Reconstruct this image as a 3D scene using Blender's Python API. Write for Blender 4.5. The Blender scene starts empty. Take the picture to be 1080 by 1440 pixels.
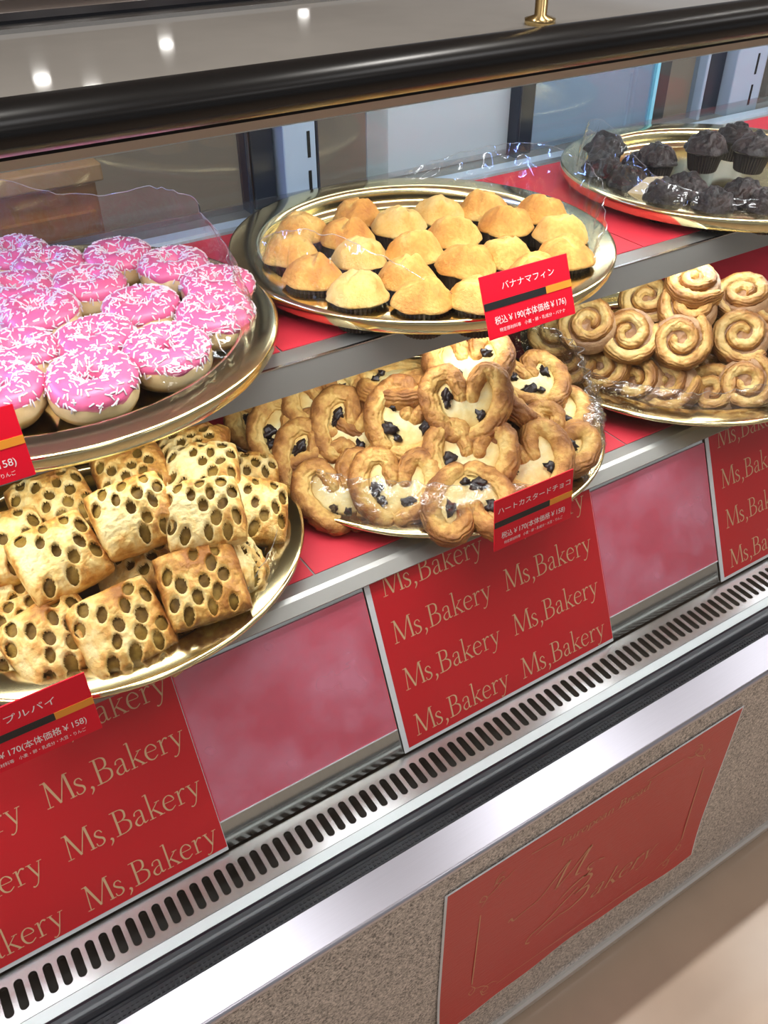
import bpy, bmesh, math, random
from mathutils import Vector, Matrix, Euler, noise

S = bpy.context.scene
COL = S.collection
PI = math.pi
# ------------------------------------------------------------------ camera, world, lights, exposure
cam_d = bpy.data.cameras.new('camera')
cam = bpy.data.objects.new('camera', cam_d)
COL.objects.link(cam)
RIGHT = Vector((0.84148297, -0.33454079, 0.42425096))
cam_rows = ((0.84148297, -0.54026103, -0.0049435), (-0.33454079, -0.51383522, -0.78997204), (0.42425096, 0.66640182, -0.61312293))
rx, dn, fw = (Vector(r) for r in cam_rows)
cam.matrix_world = Matrix(((rx.x, -dn.x, -fw.x, 0), (rx.y, -dn.y, -fw.y, 0), (rx.z, -dn.z, -fw.z, 1.26), (0, 0, 0, 1)))
cam_d.sensor_fit = 'VERTICAL'
cam_d.sensor_height = 36
cam_d.lens = 1240.26 / 1440 * 36
cam_d.clip_start = 0.02
S.camera = cam
S.view_settings.view_transform = 'Standard'
S.view_settings.look = 'None'
S.view_settings.gamma = 1
S.view_settings.use_curve_mapping = False
S.view_settings.exposure = 0.1
S.cycles.max_bounces = 10
S.cycles.transparent_max_bounces = 24
S.cycles.caustics_reflective = False
S.cycles.caustics_refractive = False
S.cycles.sample_clamp_indirect = 6

w = bpy.data.worlds.new('hall_ambient')
S.world = w
w.use_nodes = True
w.node_tree.nodes['Background'].inputs[0].default_value = (0.95, 0.96, 1.0, 1)
w.node_tree.nodes['Background'].inputs[1].default_value = 0.32


def area(name, loc, target, sx, sy, power, color=(1, 1, 1)):
    d = bpy.data.lights.new(name, 'AREA')
    d.shape = 'RECTANGLE'
    d.size, d.size_y, d.energy, d.color = sx, sy, power, color
    o = bpy.data.objects.new(name, d)
    COL.objects.link(o)
    o.location = loc
    o.rotation_euler = (Vector(target) - Vector(loc)).to_track_quat('-Z', 'Y').to_euler()
    return o


def spot(name, loc, target, power, ang, color=(1, 0.96, 0.9), r=0.05, blend=0.5):
    d = bpy.data.lights.new(name, 'SPOT')
    d.energy, d.color, d.spot_size, d.spot_blend, d.shadow_soft_size = power, color, math.radians(ang), blend, r
    o = bpy.data.objects.new(name, d)
    COL.objects.link(o)
    o.location = loc
    o.rotation_euler = (Vector(target) - Vector(loc)).to_track_quat('-Z', 'Y').to_euler()
    return o


# tubes of the case itself: below the top, and below the front edge of the upper shelf; the blue one behind is added
area('case_top_tube_light', (0.6, 0.514, 1.119), (0.6, 0.60, 0.6), 2.3, 0.025, 4.6, (0.97, 0.99, 1.0))
area('shelf_tube_light', (0.6, 0.640, 0.872), (0.6, 0.61, 0.5), 2.3, 0.025, 2.4, (0.93, 0.97, 1.0))
area('added_blue_light', (-0.22, 0.93, 1.11), (-0.05, 0.75, 0.9), 0.6, 0.03, 3.6, (0.22, 0.36, 1.0))  # added blue lamp, out of view, tints the back left donuts violet
# downlights of the hall ceiling over the case and the aisle
for i, x in enumerate((-1.0, 0.2, 1.4, 2.6)):
    spot('hall_downlight', (x, 0.72, 2.86), (x, 0.70, 0), 36, 110, r=0.03)
for x, y in ((-1.2, -0.5), (0.25, -0.5), (1.7, -0.5), (3.15, -0.5), (0.25, -2.2), (1.7, -2.2)):
    area('aisle_panel_light', (x, y, 2.88), (x, y, 0), 0.6, 0.6, 6, (1, 0.985, 0.98))

# ------------------------------------------------------------------ mesh helpers
class MB:
    """collects pieces of one mesh"""
    def __init__(self):
        self.v, self.f, self.m, self.a = [], [], [], []

    def add(self, verts, faces, mi=0, att=None):
        b = len(self.v)
        self.v += [tuple(p) for p in verts]
        self.f += [tuple(i + b for i in f) for f in faces]
        self.m += [mi] * len(faces)
        self.a += list(att) if att is not None else [0.0] * len(verts)
        return self

    def box(self, x0, x1, y0, y1, z0, z1, mi=0):
        v = [(x, y, z) for z in (z0, z1) for y in (y0, y1) for x in (x0, x1)]
        return self.add(v, [(0, 2, 3, 1), (4, 5, 7, 6), (0, 1, 5, 4), (2, 6, 7, 3), (0, 4, 6, 2), (1, 3, 7, 5)], mi)

    def prism(self, prof, x0, x1, mi=0):
        """closed (y, z) profile run along x"""
        n = len(prof)
        v = [(x0, y, z) for y, z in prof] + [(x1, y, z) for y, z in prof]
        f = [(i, (i + 1) % n, n + (i + 1) % n, n + i) for i in range(n)]
        f += [tuple(range(n - 1, -1, -1)), tuple(range(n, 2 * n))]
        return self.add(v, f, mi)

    def grid(self, P, cu=False, cv=False, mi=0, att=None):
        nu, nv = len(P), len(P[0])
        v = [p for r in P for p in r]
        f = []
        for i in range(nu if cu else nu - 1):
            for j in range(nv if cv else nv - 1):
                f.append((i * nv + j, ((i + 1) % nu) * nv + j, ((i + 1) % nu) * nv + (j + 1) % nv, i * nv + (j + 1) % nv))
        return self.add(v, f, mi, att)

    def mesh(self, name, mats, smooth=True, attr=False):
        me = bpy.data.meshes.new(name)
        me.from_pydata(self.v, [], self.f)
        for m in mats:
            me.materials.append(m)
        me.polygons.foreach_set('material_index', self.m)
        me.polygons.foreach_set('use_smooth', [smooth] * len(self.f))
        if attr:
            a = me.attributes.new('bake', 'FLOAT', 'POINT')
            a.data.foreach_set('value', self.a)
        bm = bmesh.new()
        bm.from_mesh(me)
        bmesh.ops.recalc_face_normals(bm, faces=bm.faces)
        bm.to_mesh(me)
        bm.free()
        return me

    def build(self, name, mats, parent=None, smooth=False, attr=False):
        if not isinstance(mats, (list, tuple)):
            mats = [mats]
        return link(name, self.mesh(name, mats, smooth, attr), parent)


def link(name, me, parent=None):
    o = bpy.data.objects.new(name, me)
    COL.objects.link(o)
    if parent:
        o.parent = parent
    return o


def tag(o, label, cat, group=None, kind=None):
    o['label'], o['category'] = label, cat
    if group:
        o['group'] = group
    if kind:
        o['kind'] = kind
    return o


def thing(name, label, cat, loc=(0, 0, 0), rot=(0, 0, 0), group=None):
    o = bpy.data.objects.new(name, None)
    o.empty_display_size = 0.02
    COL.objects.link(o)
    o.location, o.rotation_euler = loc, rot
    return tag(o, label, cat, group)


def struct(o):
    o['kind'] = 'structure'
    return o


def bevel(o, wd, seg=2, ang=40):
    m = o.modifiers.new('bevel', 'BEVEL')
    m.width, m.segments, m.limit_method, m.angle_limit = wd, seg, 'ANGLE', math.radians(ang)
    return o


def copy_thing(o, loc, rot, label, scale=1.0):
    c = o.copy()
    COL.objects.link(c)
    c.location, c.rotation_euler, c.scale = loc, rot, (scale,) * 3
    c['label'] = label
    for ch in o.children:
        d = ch.copy()
        COL.objects.link(d)
        d.parent = c
        for g in ch.children:
            e = g.copy()
            COL.objects.link(e)
            e.parent = d
    return c


def spread(protos, poses, labels, scales=None):
    """the first use of each prototype is the prototype itself, later ones are copies"""
    used = set()
    out = []
    for i, p in enumerate(poses):
        k = i % len(protos)
        s = scales[i] if scales else 1.0
        if k not in used:
            used.add(k)
            o = protos[k]
            o.location, o.rotation_euler, o.scale = p[:3], p[3:], (s,) * 3
            o['label'] = labels[i]
        else:
            o = copy_thing(protos[k], p[:3], p[3:], labels[i], s)
        out.append(o)
    return out


def catmull(pts, n):
    P = [Vector(p) for p in pts]
    P = [P[0] * 2 - P[1]] + P + [P[-1] * 2 - P[-2]]
    out = []
    segs = len(P) - 3
    for i in range(n):
        t = i / (n - 1) * segs
        k = min(int(t), segs - 1)
        u = t - k
        a, b, c, d = P[k:k + 4]
        out.append(0.5 * ((2 * b) + (c - a) * u + (2 * a - 5 * b + 4 * c - d) * u * u + (3 * b - 3 * c + d - a) * u ** 3))
    return out


def lerp_list(L, t):
    x = t * (len(L) - 1)
    k = min(int(x), len(L) - 2)
    return L[k] + (L[k + 1] - L[k]) * (x - k)


# ------------------------------------------------------------------ materials
def new_mat(name):
    m = bpy.data.materials.new(name)
    m.use_nodes = True
    nt = m.node_tree
    return m, nt, nt.nodes['Principled BSDF'], nt.nodes['Material Output']


def N(nt, typ, **kw):
    n = nt.nodes.new(typ)
    for k, v in kw.items():
        if k.startswith('i_'):
            n.inputs[k[2:].replace('_', ' ')].default_value = v
        else:
            setattr(n, k, v)
    return n


def rgb(c):
    return (c[0], c[1], c[2], 1)


def ramp(nt, fac, stops):
    r = N(nt, 'ShaderNodeValToRGB')
    e = r.color_ramp.elements
    while len(e) < len(stops):
        e.new(0.5)
    for k, (p, c) in enumerate(stops):
        e[k].position, e[k].color = p, rgb(c)
    nt.links.new(fac, r.inputs[0])
    return r.outputs[0]


def bump(nt, bs, height, strength, dist=0.001):
    b = N(nt, 'ShaderNodeBump')
    b.inputs['Strength'].default_value = strength
    b.inputs['Distance'].default_value = dist
    nt.links.new(height, b.inputs['Height'])
    nt.links.new(b.outputs[0], bs.inputs['Normal'])


def noise_tex(nt, scale, detail=3, rough=0.55, stretch=None):
    tc = N(nt, 'ShaderNodeTexCoord')
    src = tc.outputs['Object']
    if stretch:
        mp = N(nt, 'ShaderNodeMapping')
        mp.inputs['Scale'].default_value = stretch
        nt.links.new(src, mp.inputs['Vector'])
        src = mp.outputs[0]
    n = N(nt, 'ShaderNodeTexNoise')
    n.inputs['Scale'].default_value, n.inputs['Detail'].default_value, n.inputs['Roughness'].default_value = scale, detail, rough
    nt.links.new(src, n.inputs['Vector'])
    return n.outputs['Fac']


def math_node(nt, op, a, b):
    n = N(nt, 'ShaderNodeMath', operation=op)
    for k, x in enumerate((a, b)):
        if isinstance(x, (int, float)):
            n.inputs[k].default_value = x
        else:
            nt.links.new(x, n.inputs[k])
    return n.outputs[0]


def plain(name, col, rough=0.5, metal=0.0, spec=0.5, var=0.0, scale=40, bumpy=0.0, stretch=None, coat=0.0):
    m, nt, bs, out = new_mat(name)
    bs.inputs['Base Color'].default_value = rgb(col)
    bs.inputs['Roughness'].default_value = rough
    bs.inputs['Metallic'].default_value = metal
    bs.inputs['Specular IOR Level'].default_value = spec
    bs.inputs['Coat Weight'].default_value = coat
    if var or bumpy:
        f = noise_tex(nt, scale, 4, 0.6, stretch)
        if var:
            lo = tuple(c * (1 - var) for c in col)
            hi = tuple(min(1, c * (1 + var)) for c in col)
            nt.links.new(ramp(nt, f, [(0.3, lo), (0.7, hi)]), bs.inputs['Base Color'])
        if bumpy:
            bump(nt, bs, f, bumpy)
    return m


def pastry(name, stops, scale=120, amount=0.35, rough=0.45, bumpy=0.5, layers=0.0, spec=0.35, coat=0.0, sss=0.0):
    """baked dough: the browning follows the 'bake' attribute of the mesh, broken up by noise"""
    m, nt, bs, out = new_mat(name)
    at = N(nt, 'ShaderNodeAttribute', attribute_name='bake')
    f = noise_tex(nt, scale, 5, 0.65)
    f2 = noise_tex(nt, scale * 0.25, 2, 0.5)
    x = math_node(nt, 'ADD', at.outputs['Fac'], math_node(nt, 'MULTIPLY', math_node(nt, 'SUBTRACT', f, 0.5), amount))
    x = math_node(nt, 'ADD', x, math_node(nt, 'MULTIPLY', math_node(nt, 'SUBTRACT', f2, 0.5), amount * 1.6))
    nt.links.new(ramp(nt, x, stops), bs.inputs['Base Color'])
    bs.inputs['Roughness'].default_value = rough
    bs.inputs['Specular IOR Level'].default_value = spec
    bs.inputs['Coat Weight'].default_value = coat
    bs.inputs['Coat Roughness'].default_value = 0.3
    if bumpy:
        h = f
        if layers:
            lay = N(nt, 'ShaderNodeAttribute', attribute_name='layer')
            s = math_node(nt, 'SINE', math_node(nt, 'ADD', math_node(nt, 'MULTIPLY', lay.outputs['Fac'], layers), math_node(nt, 'MULTIPLY', f2, 22.0)), 0)
            h = math_node(nt, 'ADD', f, math_node(nt, 'MULTIPLY', s, 0.16))
        bump(nt, bs, h, bumpy, 0.0025)
    return m


def clear(name, tint=(1, 1, 1), ior=1.45, rough=0.03, haze_or_sheen=0.0, haze_or_sheen_col=(0.9, 0.9, 0.9), crinkle=0.0, cscale=60, base=0.0, patch=False):
    """thin clear sheet: lets light straight through, mirrors by Fresnel, with an optional diffuse part"""
    m, nt, bs, out = new_mat(name)
    nt.nodes.remove(bs)
    tr = N(nt, 'ShaderNodeBsdfTransparent')
    tr.inputs[0].default_value = rgb(tint)
    gl = N(nt, 'ShaderNodeBsdfGlossy')
    gl.inputs['Roughness'].default_value = rough
    fr = N(nt, 'ShaderNodeLayerWeight')
    fr.inputs['Blend'].default_value = 0.5
    if crinkle:
        b = N(nt, 'ShaderNodeBump')
        b.inputs['Strength'].default_value = crinkle
        b.inputs['Distance'].default_value = 0.004
        nt.links.new(noise_tex(nt, cscale, 3, 0.5, (1, 1, 0.35)), b.inputs['Height'])
        nt.links.new(b.outputs[0], gl.inputs['Normal'])
        nt.links.new(b.outputs[0], fr.inputs['Normal'])
    first = tr.outputs[0]
    if haze_or_sheen:
        df = N(nt, 'ShaderNodeBsdfDiffuse')
        df.inputs[0].default_value = rgb(haze_or_sheen_col)
        mh = N(nt, 'ShaderNodeMixShader')
        mh.inputs[0].default_value = haze_or_sheen
        if patch:  # uneven sheen painted as patches of diffuse colour
            pf = noise_tex(nt, 14, 3, 0.5, (1, 1, 1))
            pr = N(nt, 'ShaderNodeMapRange', i_From_Min=0.40, i_From_Max=0.66, i_To_Min=haze_or_sheen * 0.45, i_To_Max=haze_or_sheen * 1.9)
            nt.links.new(pf, pr.inputs['Value'])
            nt.links.new(pr.outputs[0], mh.inputs[0])
        nt.links.new(first, mh.inputs[1])
        nt.links.new(df.outputs[0], mh.inputs[2])
        first = mh.outputs[0]
    mx = N(nt, 'ShaderNodeMixShader')
    f0 = ((ior - 1) / (ior + 1)) ** 2 + base
    fac = math_node(nt, 'ADD', math_node(nt, 'MULTIPLY', math_node(nt, 'POWER', fr.outputs['Facing'], 5.0), 1 - f0), f0)
    nt.links.new(fac, mx.inputs[0])
    nt.links.new(first, mx.inputs[1])
    nt.links.new(gl.outputs[0], mx.inputs[2])
    nt.links.new(mx.outputs[0], out.inputs[0])
    return m


def speckle(name):
    m, nt, bs, out = new_mat(name)
    f = noise_tex(nt, 380, 2, 0.7)
    g = noise_tex(nt, 160, 3, 0.6)
    x = math_node(nt, 'ADD', math_node(nt, 'MULTIPLY', f, 0.8), math_node(nt, 'MULTIPLY', g, 0.2))
    nt.links.new(ramp(nt, x, [(0.38, (0.12, 0.11, 0.10)), (0.46, (0.40, 0.36, 0.32)), (0.54, (0.52, 0.47, 0.42)), (0.64, (0.78, 0.71, 0.64))]), bs.inputs['Base Color'])
    bs.inputs['Roughness'].default_value = 0.42
    return m


def emit(name, col, k):
    m, nt, bs, out = new_mat(name)
    bs.inputs['Base Color'].default_value = (0.8, 0.8, 0.8, 1)
    bs.inputs['Emission Color'].default_value = rgb(col)
    bs.inputs['Emission Strength'].default_value = k
    return m


STEEL = plain('brushed_steel', (0.50, 0.50, 0.50), 0.26, 1.0, var=0.02, scale=30, stretch=(1, 60, 60))
STEEL_MIRROR = plain('riser_steel', (0.66, 0.67, 0.63), 0.09, 1.0, var=0.05, scale=60, stretch=(20, 1, 1))
SHELF_STEEL = plain('shelf_steel', (0.37, 0.365, 0.34), 0.36, 0.65)
ALU = plain('bumper_aluminium', (0.56, 0.56, 0.63), 0.28, 1.0, var=0.03, scale=20, stretch=(1, 80, 80))
PALE = plain('pale_aluminium_channel', (0.62, 0.68, 0.68), 0.4, 0.2)
BLACK = plain('black_rubber', (0.006, 0.007, 0.012), 0.33, spec=0.4)
BLACK_GLOSS = plain('black_handrail', (0.008, 0.0075, 0.0075), 0.27, spec=0.32)
BLACK_FLAT = plain('black_rail_face', (0.006, 0.006, 0.006), 0.5, spec=0.2)
DARK = plain('dark_duct', (0.012, 0.010, 0.008), 0.8)
TRIM = plain('beige_trim', (0.42, 0.38, 0.33), 0.45, 0.4)
NAVY = plain('dark_door_frame', (0.010, 0.014, 0.024), 0.3)
PILASTER = plain('blue_grey_pilaster', (0.30, 0.39, 0.50), 0.4)
TOP = plain('grey_top_panel', (0.36, 0.34, 0.31), 0.05, var=0.12, scale=5)
SPECK = speckle('speckled_laminate')
GOLD = plain('gold_tray_metal', (0.76, 0.65, 0.36), 0.15, 1.0, var=0.05, scale=90)
RED = plain('red_print', (0.62, 0.012, 0.02), 0.32, spec=0.4)
RED_CARD = plain('red_price_card', (0.80, 0.002, 0.022), 0.5, spec=0.25)
RED_LINER = plain('red_liner_paper', (0.62, 0.03, 0.05), 0.5, var=0.06, scale=20)
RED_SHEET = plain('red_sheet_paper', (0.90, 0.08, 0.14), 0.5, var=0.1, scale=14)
RED_SIGN = plain('red_laminated_sign', (0.52, 0.022, 0.02), 0.30, bumpy=0.35, scale=60, stretch=(1, 1, 6))
GOLD_INK = plain('pale_gold_ink', (0.72, 0.47, 0.26), 0.45)
SIGN_INK = plain('tan_sign_ink', (0.62, 0.30, 0.16), 0.5)
WHITE_INK = plain('white_ink', (0.9, 0.82, 0.80), 0.6)
BLACK_INK = plain('black_ink', (0.006, 0.006, 0.006), 0.5)
ORANGE_INK = plain('orange_ink', (0.85, 0.30, 0.02), 0.5)
PAPER_WHITE = plain('white_paper_border', (0.80, 0.82, 0.84), 0.5)
GLASS = clear('front_glass', (0.97, 0.985, 0.98), 1.35, 0.01)
DOOR_GLASS = clear('sliding_door_glass', (0.90, 0.91, 0.90), 1.5, 0.02, 0.02, (0.6, 0.68, 0.75))
SHEEN_GLASS = clear('blue_glass_painted_sheen', (0.70, 0.80, 0.86), 1.5, 0.05, 0.5, (0.66, 0.74, 0.80))  # pale blue diffuse part paints the reflections on this pane
BLUE_GLASS = clear('blue_glass', (0.55, 0.70, 0.84), 1.5, 0.03, 0.3, (0.42, 0.56, 0.72))
EDGE_GLASS = plain('blue_glass_edge', (0.20, 0.58, 0.75), 0.2)
ACRYLIC = clear('acrylic_painted_sheen', (0.98, 0.96, 0.97), 1.45, 0.06, 0.20, (1.0, 0.45, 0.62), patch=True)  # patchy pink diffuse part paints the sheen mirrored in the acrylic
CLIP = clear('clear_clip', (0.97, 0.97, 0.97), 1.45, 0.03)
FILM = clear('clear_plastic_film', (0.985, 0.985, 0.985), 1.42, 0.04, 0.0, crinkle=0.6, cscale=45, base=0.04)
FILM_EDGE = clear('clear_film_edge', (0.9, 0.92, 0.92), 1.5, 0.1, 0.25, (0.8, 0.85, 0.88), base=0.1)
FILM_CR = clear('crinkled_plastic_film', (0.98, 0.98, 0.98), 1.45, 0.05, 0.015, crinkle=1.0, cscale=80, base=0.08)

# ------------------------------------------------------------------ hall
X0, X1 = -0.55, 1.95
FLOOR = plain('cream_stone_floor', (0.56, 0.42, 0.31), 0.25, var=0.12, scale=3.0)
floor = struct(MB().box(-6, 10, -6, 16, -0.05, 0).build('floor', FLOOR))
CEIL = plain('white_ceiling', (0.80, 0.79, 0.80), 0.8)
struct(MB().box(-6, 10, -6, 16, 2.91, 2.96).build('ceiling', CEIL))
struct(MB().box(-6, 10, 15.9, 16, 0, 2.91).build('wall_back', plain('far_wall', (0.5, 0.46, 0.42), 0.7)))
LAMP = emit('downlight_glow', (1, 0.97, 0.92), 30)
RINGM = plain('downlight_ring', (0.8, 0.8, 0.8), 0.4)
for k, (x, y, lb) in enumerate(((3.80, 10.34, 'round ceiling downlight mirrored in the case top, middle of the four'), (2.43, 8.62, 'round ceiling downlight mirrored lowest in the case top near the handrail'),
                                (6.01, 11.27, 'round ceiling downlight mirrored in the case top, farthest right'), (2.18, 9.38, 'round ceiling downlight mirrored in the case top, farthest left'))):
    d = thing('ceiling_downlight', lb, 'ceiling light', (x, y, 2.91), group='downlights mirrored in the case top')
    r0, r1 = 0.085, 0.115
    P = [[(r * math.cos(a), r * math.sin(a), z) for r, z in ((r0, -0.004), (r0, -0.015), (r1, -0.012), (r1, 0.0))] for a in [i * PI / 14 for i in range(28)]]
    MB().grid(P, cu=True).build('ring', RINGM, d, True)
    v = [(r0 * math.cos(i * PI / 14), r0 * math.sin(i * PI / 14), -0.006) for i in range(28)]
    MB().add(v, [tuple(range(28))]).build('diffuser', LAMP, d)

# staff side behind the case
bc = thing('back_counter', 'long grey counter of flat doors on the staff side behind the case', 'counter', (0, 1.95, 0))
MB().box(-1.5, 3.4, 0.02, 0.6, 0.0, 0.86).build('cabinet_body', plain('grey_cabinet', (0.28, 0.25, 0.21), 0.5, var=0.1, scale=2), bc)
DOORM = plain('grey_cabinet_door', (0.33, 0.28, 0.22), 0.45, var=0.12, scale=2)
HNDL = plain('steel_handle', (0.6, 0.6, 0.6), 0.3, 1.0)
for k in range(8):
    x = -1.48 + k * 0.61
    dd = bevel(MB().box(x, x + 0.59, 0.0, 0.02, 0.08, 0.84).build('cabinet_door', DOORM, bc), 0.004)
    MB().box(x + 0.52, x + 0.535, -0.02, 0.0, 0.55, 0.70).build('door_handle', HNDL, dd)
MB().box(-1.52, 3.42, -0.01, 0.62, 0.86, 0.89).build('worktop', plain('dark_worktop', (0.10, 0.09, 0.08), 0.4), bc)
cb = thing('wooden_cabinet', 'low orange-brown wooden cabinet seen through the rear glass at left', 'cabinet', (0.13, 1.32, 0))
WOOD = plain('orange_brown_wood', (0.30, 0.125, 0.025), 0.45, var=0.25, scale=6, stretch=(1, 1, 8))
bevel(MB().box(-0.2, 0.22, 0.0, 0.36, 0.0, 0.86).build('cabinet_body', WOOD, cb), 0.004)
bevel(MB().box(-0.21, 0.23, -0.01, 0.37, 0.86, 0.885).build('cabinet_top', plain('pale_wood_top', (0.42, 0.25, 0.11), 0.4, var=0.15, scale=8), cb), 0.003)
MB().box(-0.19, 0.0, -0.012, 0.0, 0.05, 0.82).build('cabinet_door', WOOD, cb)
MB().box(0.01, 0.21, -0.012, 0.0, 0.05, 0.82).build('cabinet_door', WOOD, cb)

# ------------------------------------------------------------------ refrigerated display case
case = thing('display_case', 'long glass fronted steel bakery display case with black handrail', 'display case', (0, 0, 0))


def cpart(name, mb, m, smooth=False, parent=None):
    return mb.build(name, m, parent or case, smooth)


# handrail, rail face and trim
rail = [(0.474 + 0.019 * math.cos(a), 1.1475 + 0.0125 * math.sin(a)) for a in [math.radians(d) for d in range(40, 321, 10)]]
rail = [(0.52, 1.1495), ] + rail + [(0.486, 1.137), (0.52, 1.137)]
cpart('handrail', MB().prism(rail, X0, X1), BLACK_GLOSS, True).modifiers.new('es', 'EDGE_SPLIT').split_angle = math.radians(50)
cpart('rail_groove', MB().box(X0, X1, 0.4865, 0.520, 1.1335, 1.1372), BLACK_GLOSS)
cpart('rail_face', MB().box(X0, X1, 0.4885, 0.520, 1.1285, 1.1335), BLACK_FLAT)
cpart('rail_trim', MB().prism([(0.490, 1.1283), (0.4935, 1.1225), (0.530, 1.1225), (0.530, 1.1283)], X0, X1), TRIM)
# top
cpart('top_panel', MB().box(X0, X1, 0.5205, 1.02, 1.131, 1.149), TOP)
cpart('top_rail', MB().prism([(0.800 + 0.028 * math.cos(a), 1.152 + 0.005 * math.sin(a)) for a in [i * PI / 8 for i in range(16)]], X0, X1), plain('chrome', (0.85, 0.85, 0.86), 0.12, 1.0), True)
cpart('top_seal', MB().box(X0, X1, 0.733, 0.768, 1.149, 1.154), BLACK)
cpart('top_strip', MB().box(X0, X1, 0.712, 0.7325, 1.149, 1.152), STEEL)
# front glass leaning back from the gasket to the rail
gl = cpart('front_glass', MB().add([(X0, 0.394, 0.492), (X1, 0.394, 0.492), (X1, 0.4955, 1.126), (X0, 0.4955, 1.126)], [(0, 1, 2, 3)]), GLASS)
# upper shelf
SH = 0.895
cpart('upper_shelf', MB().prism([(0.614, SH), (0.95, SH), (0.95, SH - 0.012), (0.625, SH - 0.012), (0.625, SH - 0.022), (0.609, SH - 0.026)], X0, X1), SHELF_STEEL)
cpart('shelf_edge_rail', MB().prism([(0.6135, SH + 0.0012), (0.6165, SH + 0.0012), (0.6165, SH), (0.6135, SH)], X0, X1), STEEL)
cpart('shelf_back_strip', MB().box(X0, X1, 0.935, 0.955, SH, SH + 0.004), plain('pale_blue_strip', (0.52, 0.66, 0.78), 0.3, 0.3))
cpart('shelf_back_glass', MB().box(X0, X1, 0.957, 0.961, SH - 0.012, SH + 0.020), DOOR_GLASS)
# lower deck, riser, vent
DK = 0.697
cpart('lower_deck', MB().box(X0, X1, 0.551, 0.985, DK - 0.012, DK), SHELF_STEEL)
cpart('deck_lip', MB().prism([(0.551, DK), (0.551, DK - 0.012), (0.5455, DK - 0.0135), (0.536, DK - 0.0115), (0.5355, DK - 0.010), (0.546, DK - 0.002)], X0, X1), SHELF_STEEL)
RT, RB = Vector((0, 0.5445, 0.6855)), Vector((0, 0.467, 0.506))
rn = Vector((0, -(RT.z - RB.z), RT.y - RB.y)).normalized()   # riser normal, towards the viewer
q = rn * -0.003
cpart('riser_panel', MB().prism([(RT.y, RT.z), (RB.y, RB.z), (RB.y + q.y, RB.z + q.z), (RT.y + q.y, RT.z + q.z)], X0, X1), STEEL_MIRROR)
cpart('rear_wall_panel', MB().box(X0, X1, 0.985, 0.995, DK - 0.012, SH - 0.012), plain('grey_rear_panel', (0.10, 0.10, 0.10), 0.5))


def vent():
    mb = MB()
    z = 0.503
    pitch, wd, y0, y1 = 0.012, 0.0076, 0.427, 0.455
    a, b = 0.4215, 0.4655
    n = int((X1 - X0) / pitch)
    r = wd / 2
    for k in range(n):
        cx = X0 + (k + 0.5) * pitch
        ring = []
        for i in range(9):
            t = PI * i / 8
            ring.append((cx + r * math.cos(t), y1 - r + r * math.sin(t)))
        for i in range(9):
            t = PI + PI * i / 8
            ring.append((cx + r * math.cos(t), y0 + r + r * math.sin(t)))
        outer = []
        for (x, y) in ring:
            dx, dy = x - cx, y - (y0 + y1) / 2
            s = min(pitch / 2 / max(abs(dx), 1e-6), ((b - a) / 2) / max(abs(dy), 1e-6))
            outer.append((cx + dx * s, (a + b) / 2 + dy * s))
        m = len(ring)
        top = [(x, y, z) for x, y in ring]
        low = [(x, y, z - 0.004) for x, y in ring]
        out = [(x, y, z) for x, y in outer]
        f = [(i, (i + 1) % m, m + (i + 1) % m, m + i) for i in range(m)]
        f += [(i, 2 * m + i, 2 * m + (i + 1) % m, (i + 1) % m) for i in range(m)]
        mb.add(top + out + low, f)
        # corners of the cell
        h = pitch / 2
        for i in range(m):
            p, q_ = out[i], out[(i + 1) % m]
            if abs(p[0] - q_[0]) > 1e-7 and abs(p[1] - q_[1]) > 1e-7:
                corner = (cx + math.copysign(h, p[0] + q_[0] - 2 * cx), b if p[1] + q_[1] > a + b else a, z)
                mb.add([p, corner, q_], [(0, 1, 2)])
    return mb


cpart('vent_grille', vent(), STEEL)
cpart('vent_duct', MB().box(X0, X1, 0.4215, 0.4655, 0.455, 0.480), DARK)
cpart('vent_lip', MB().prism([(0.4185, 0.5035), (0.4215, 0.5035), (0.4215, 0.470), (0.4185, 0.470)], X0, X1), STEEL)
cpart('glass_channel', MB().prism([(0.4075, 0.5035), (0.4180, 0.5035), (0.4180, 0.470), (0.4075, 0.470)], X0, X1), PALE)
gk = [(0.4072, 0.470), (0.4072, 0.5045), (0.4060, 0.5058), (0.4035, 0.5064), (0.3990, 0.5062), (0.3940, 0.5055), (0.3905, 0.5046), (0.3895, 0.5034), (0.3870, 0.5034), (0.3862, 0.5040), (0.3765, 0.5032), (0.3765, 0.470)]
gasket = cpart('glass_gasket', MB().prism(gk, X0, X1), BLACK)
mb = MB()
for k in range(int((X1 - X0) / 0.0042)):
    x = X0 + (k + 0.5) * 0.0042
    for y in (0.3795, 0.3835):
        mb.box(x - 0.0012, x + 0.0012, y - 0.0010, y + 0.0010, 0.5028, 0.5042)
cpart('gasket_studs', mb, BLACK, parent=gasket)
bp = [(0.3762, 0.5030), (0.3455, 0.4905)] + [(0.3475 + 0.0055 * math.cos(a), 0.4852 + 0.0055 * math.sin(a)) for a in [math.radians(d) for d in range(110, 271, 16)]] + [(0.352, 0.4797), (0.3762, 0.470)]
cpart('bumper', MB().prism(bp, X0, X1), ALU, True).modifiers.new('es', 'EDGE_SPLIT').split_angle = math.radians(25)
cpart('front_panel', MB().box(X0, X1, 0.3465, 0.37, 0.03, 0.482), SPECK)
cpart('kick_trim', MB().prism([(0.340, 0.016), (0.340, 0.028), (0.343, 0.032), (0.348, 0.032), (0.348, 0.016)], X0, X1), plain('kick_aluminium', (0.7, 0.7, 0.68), 0.3, 1.0))
cpart('plinth', MB().box(X0 + 0.02, X1 - 0.02, 0.40, 0.98, 0.0, 0.06), plain('dark_plinth', (0.03, 0.03, 0.03), 0.6))
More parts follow.
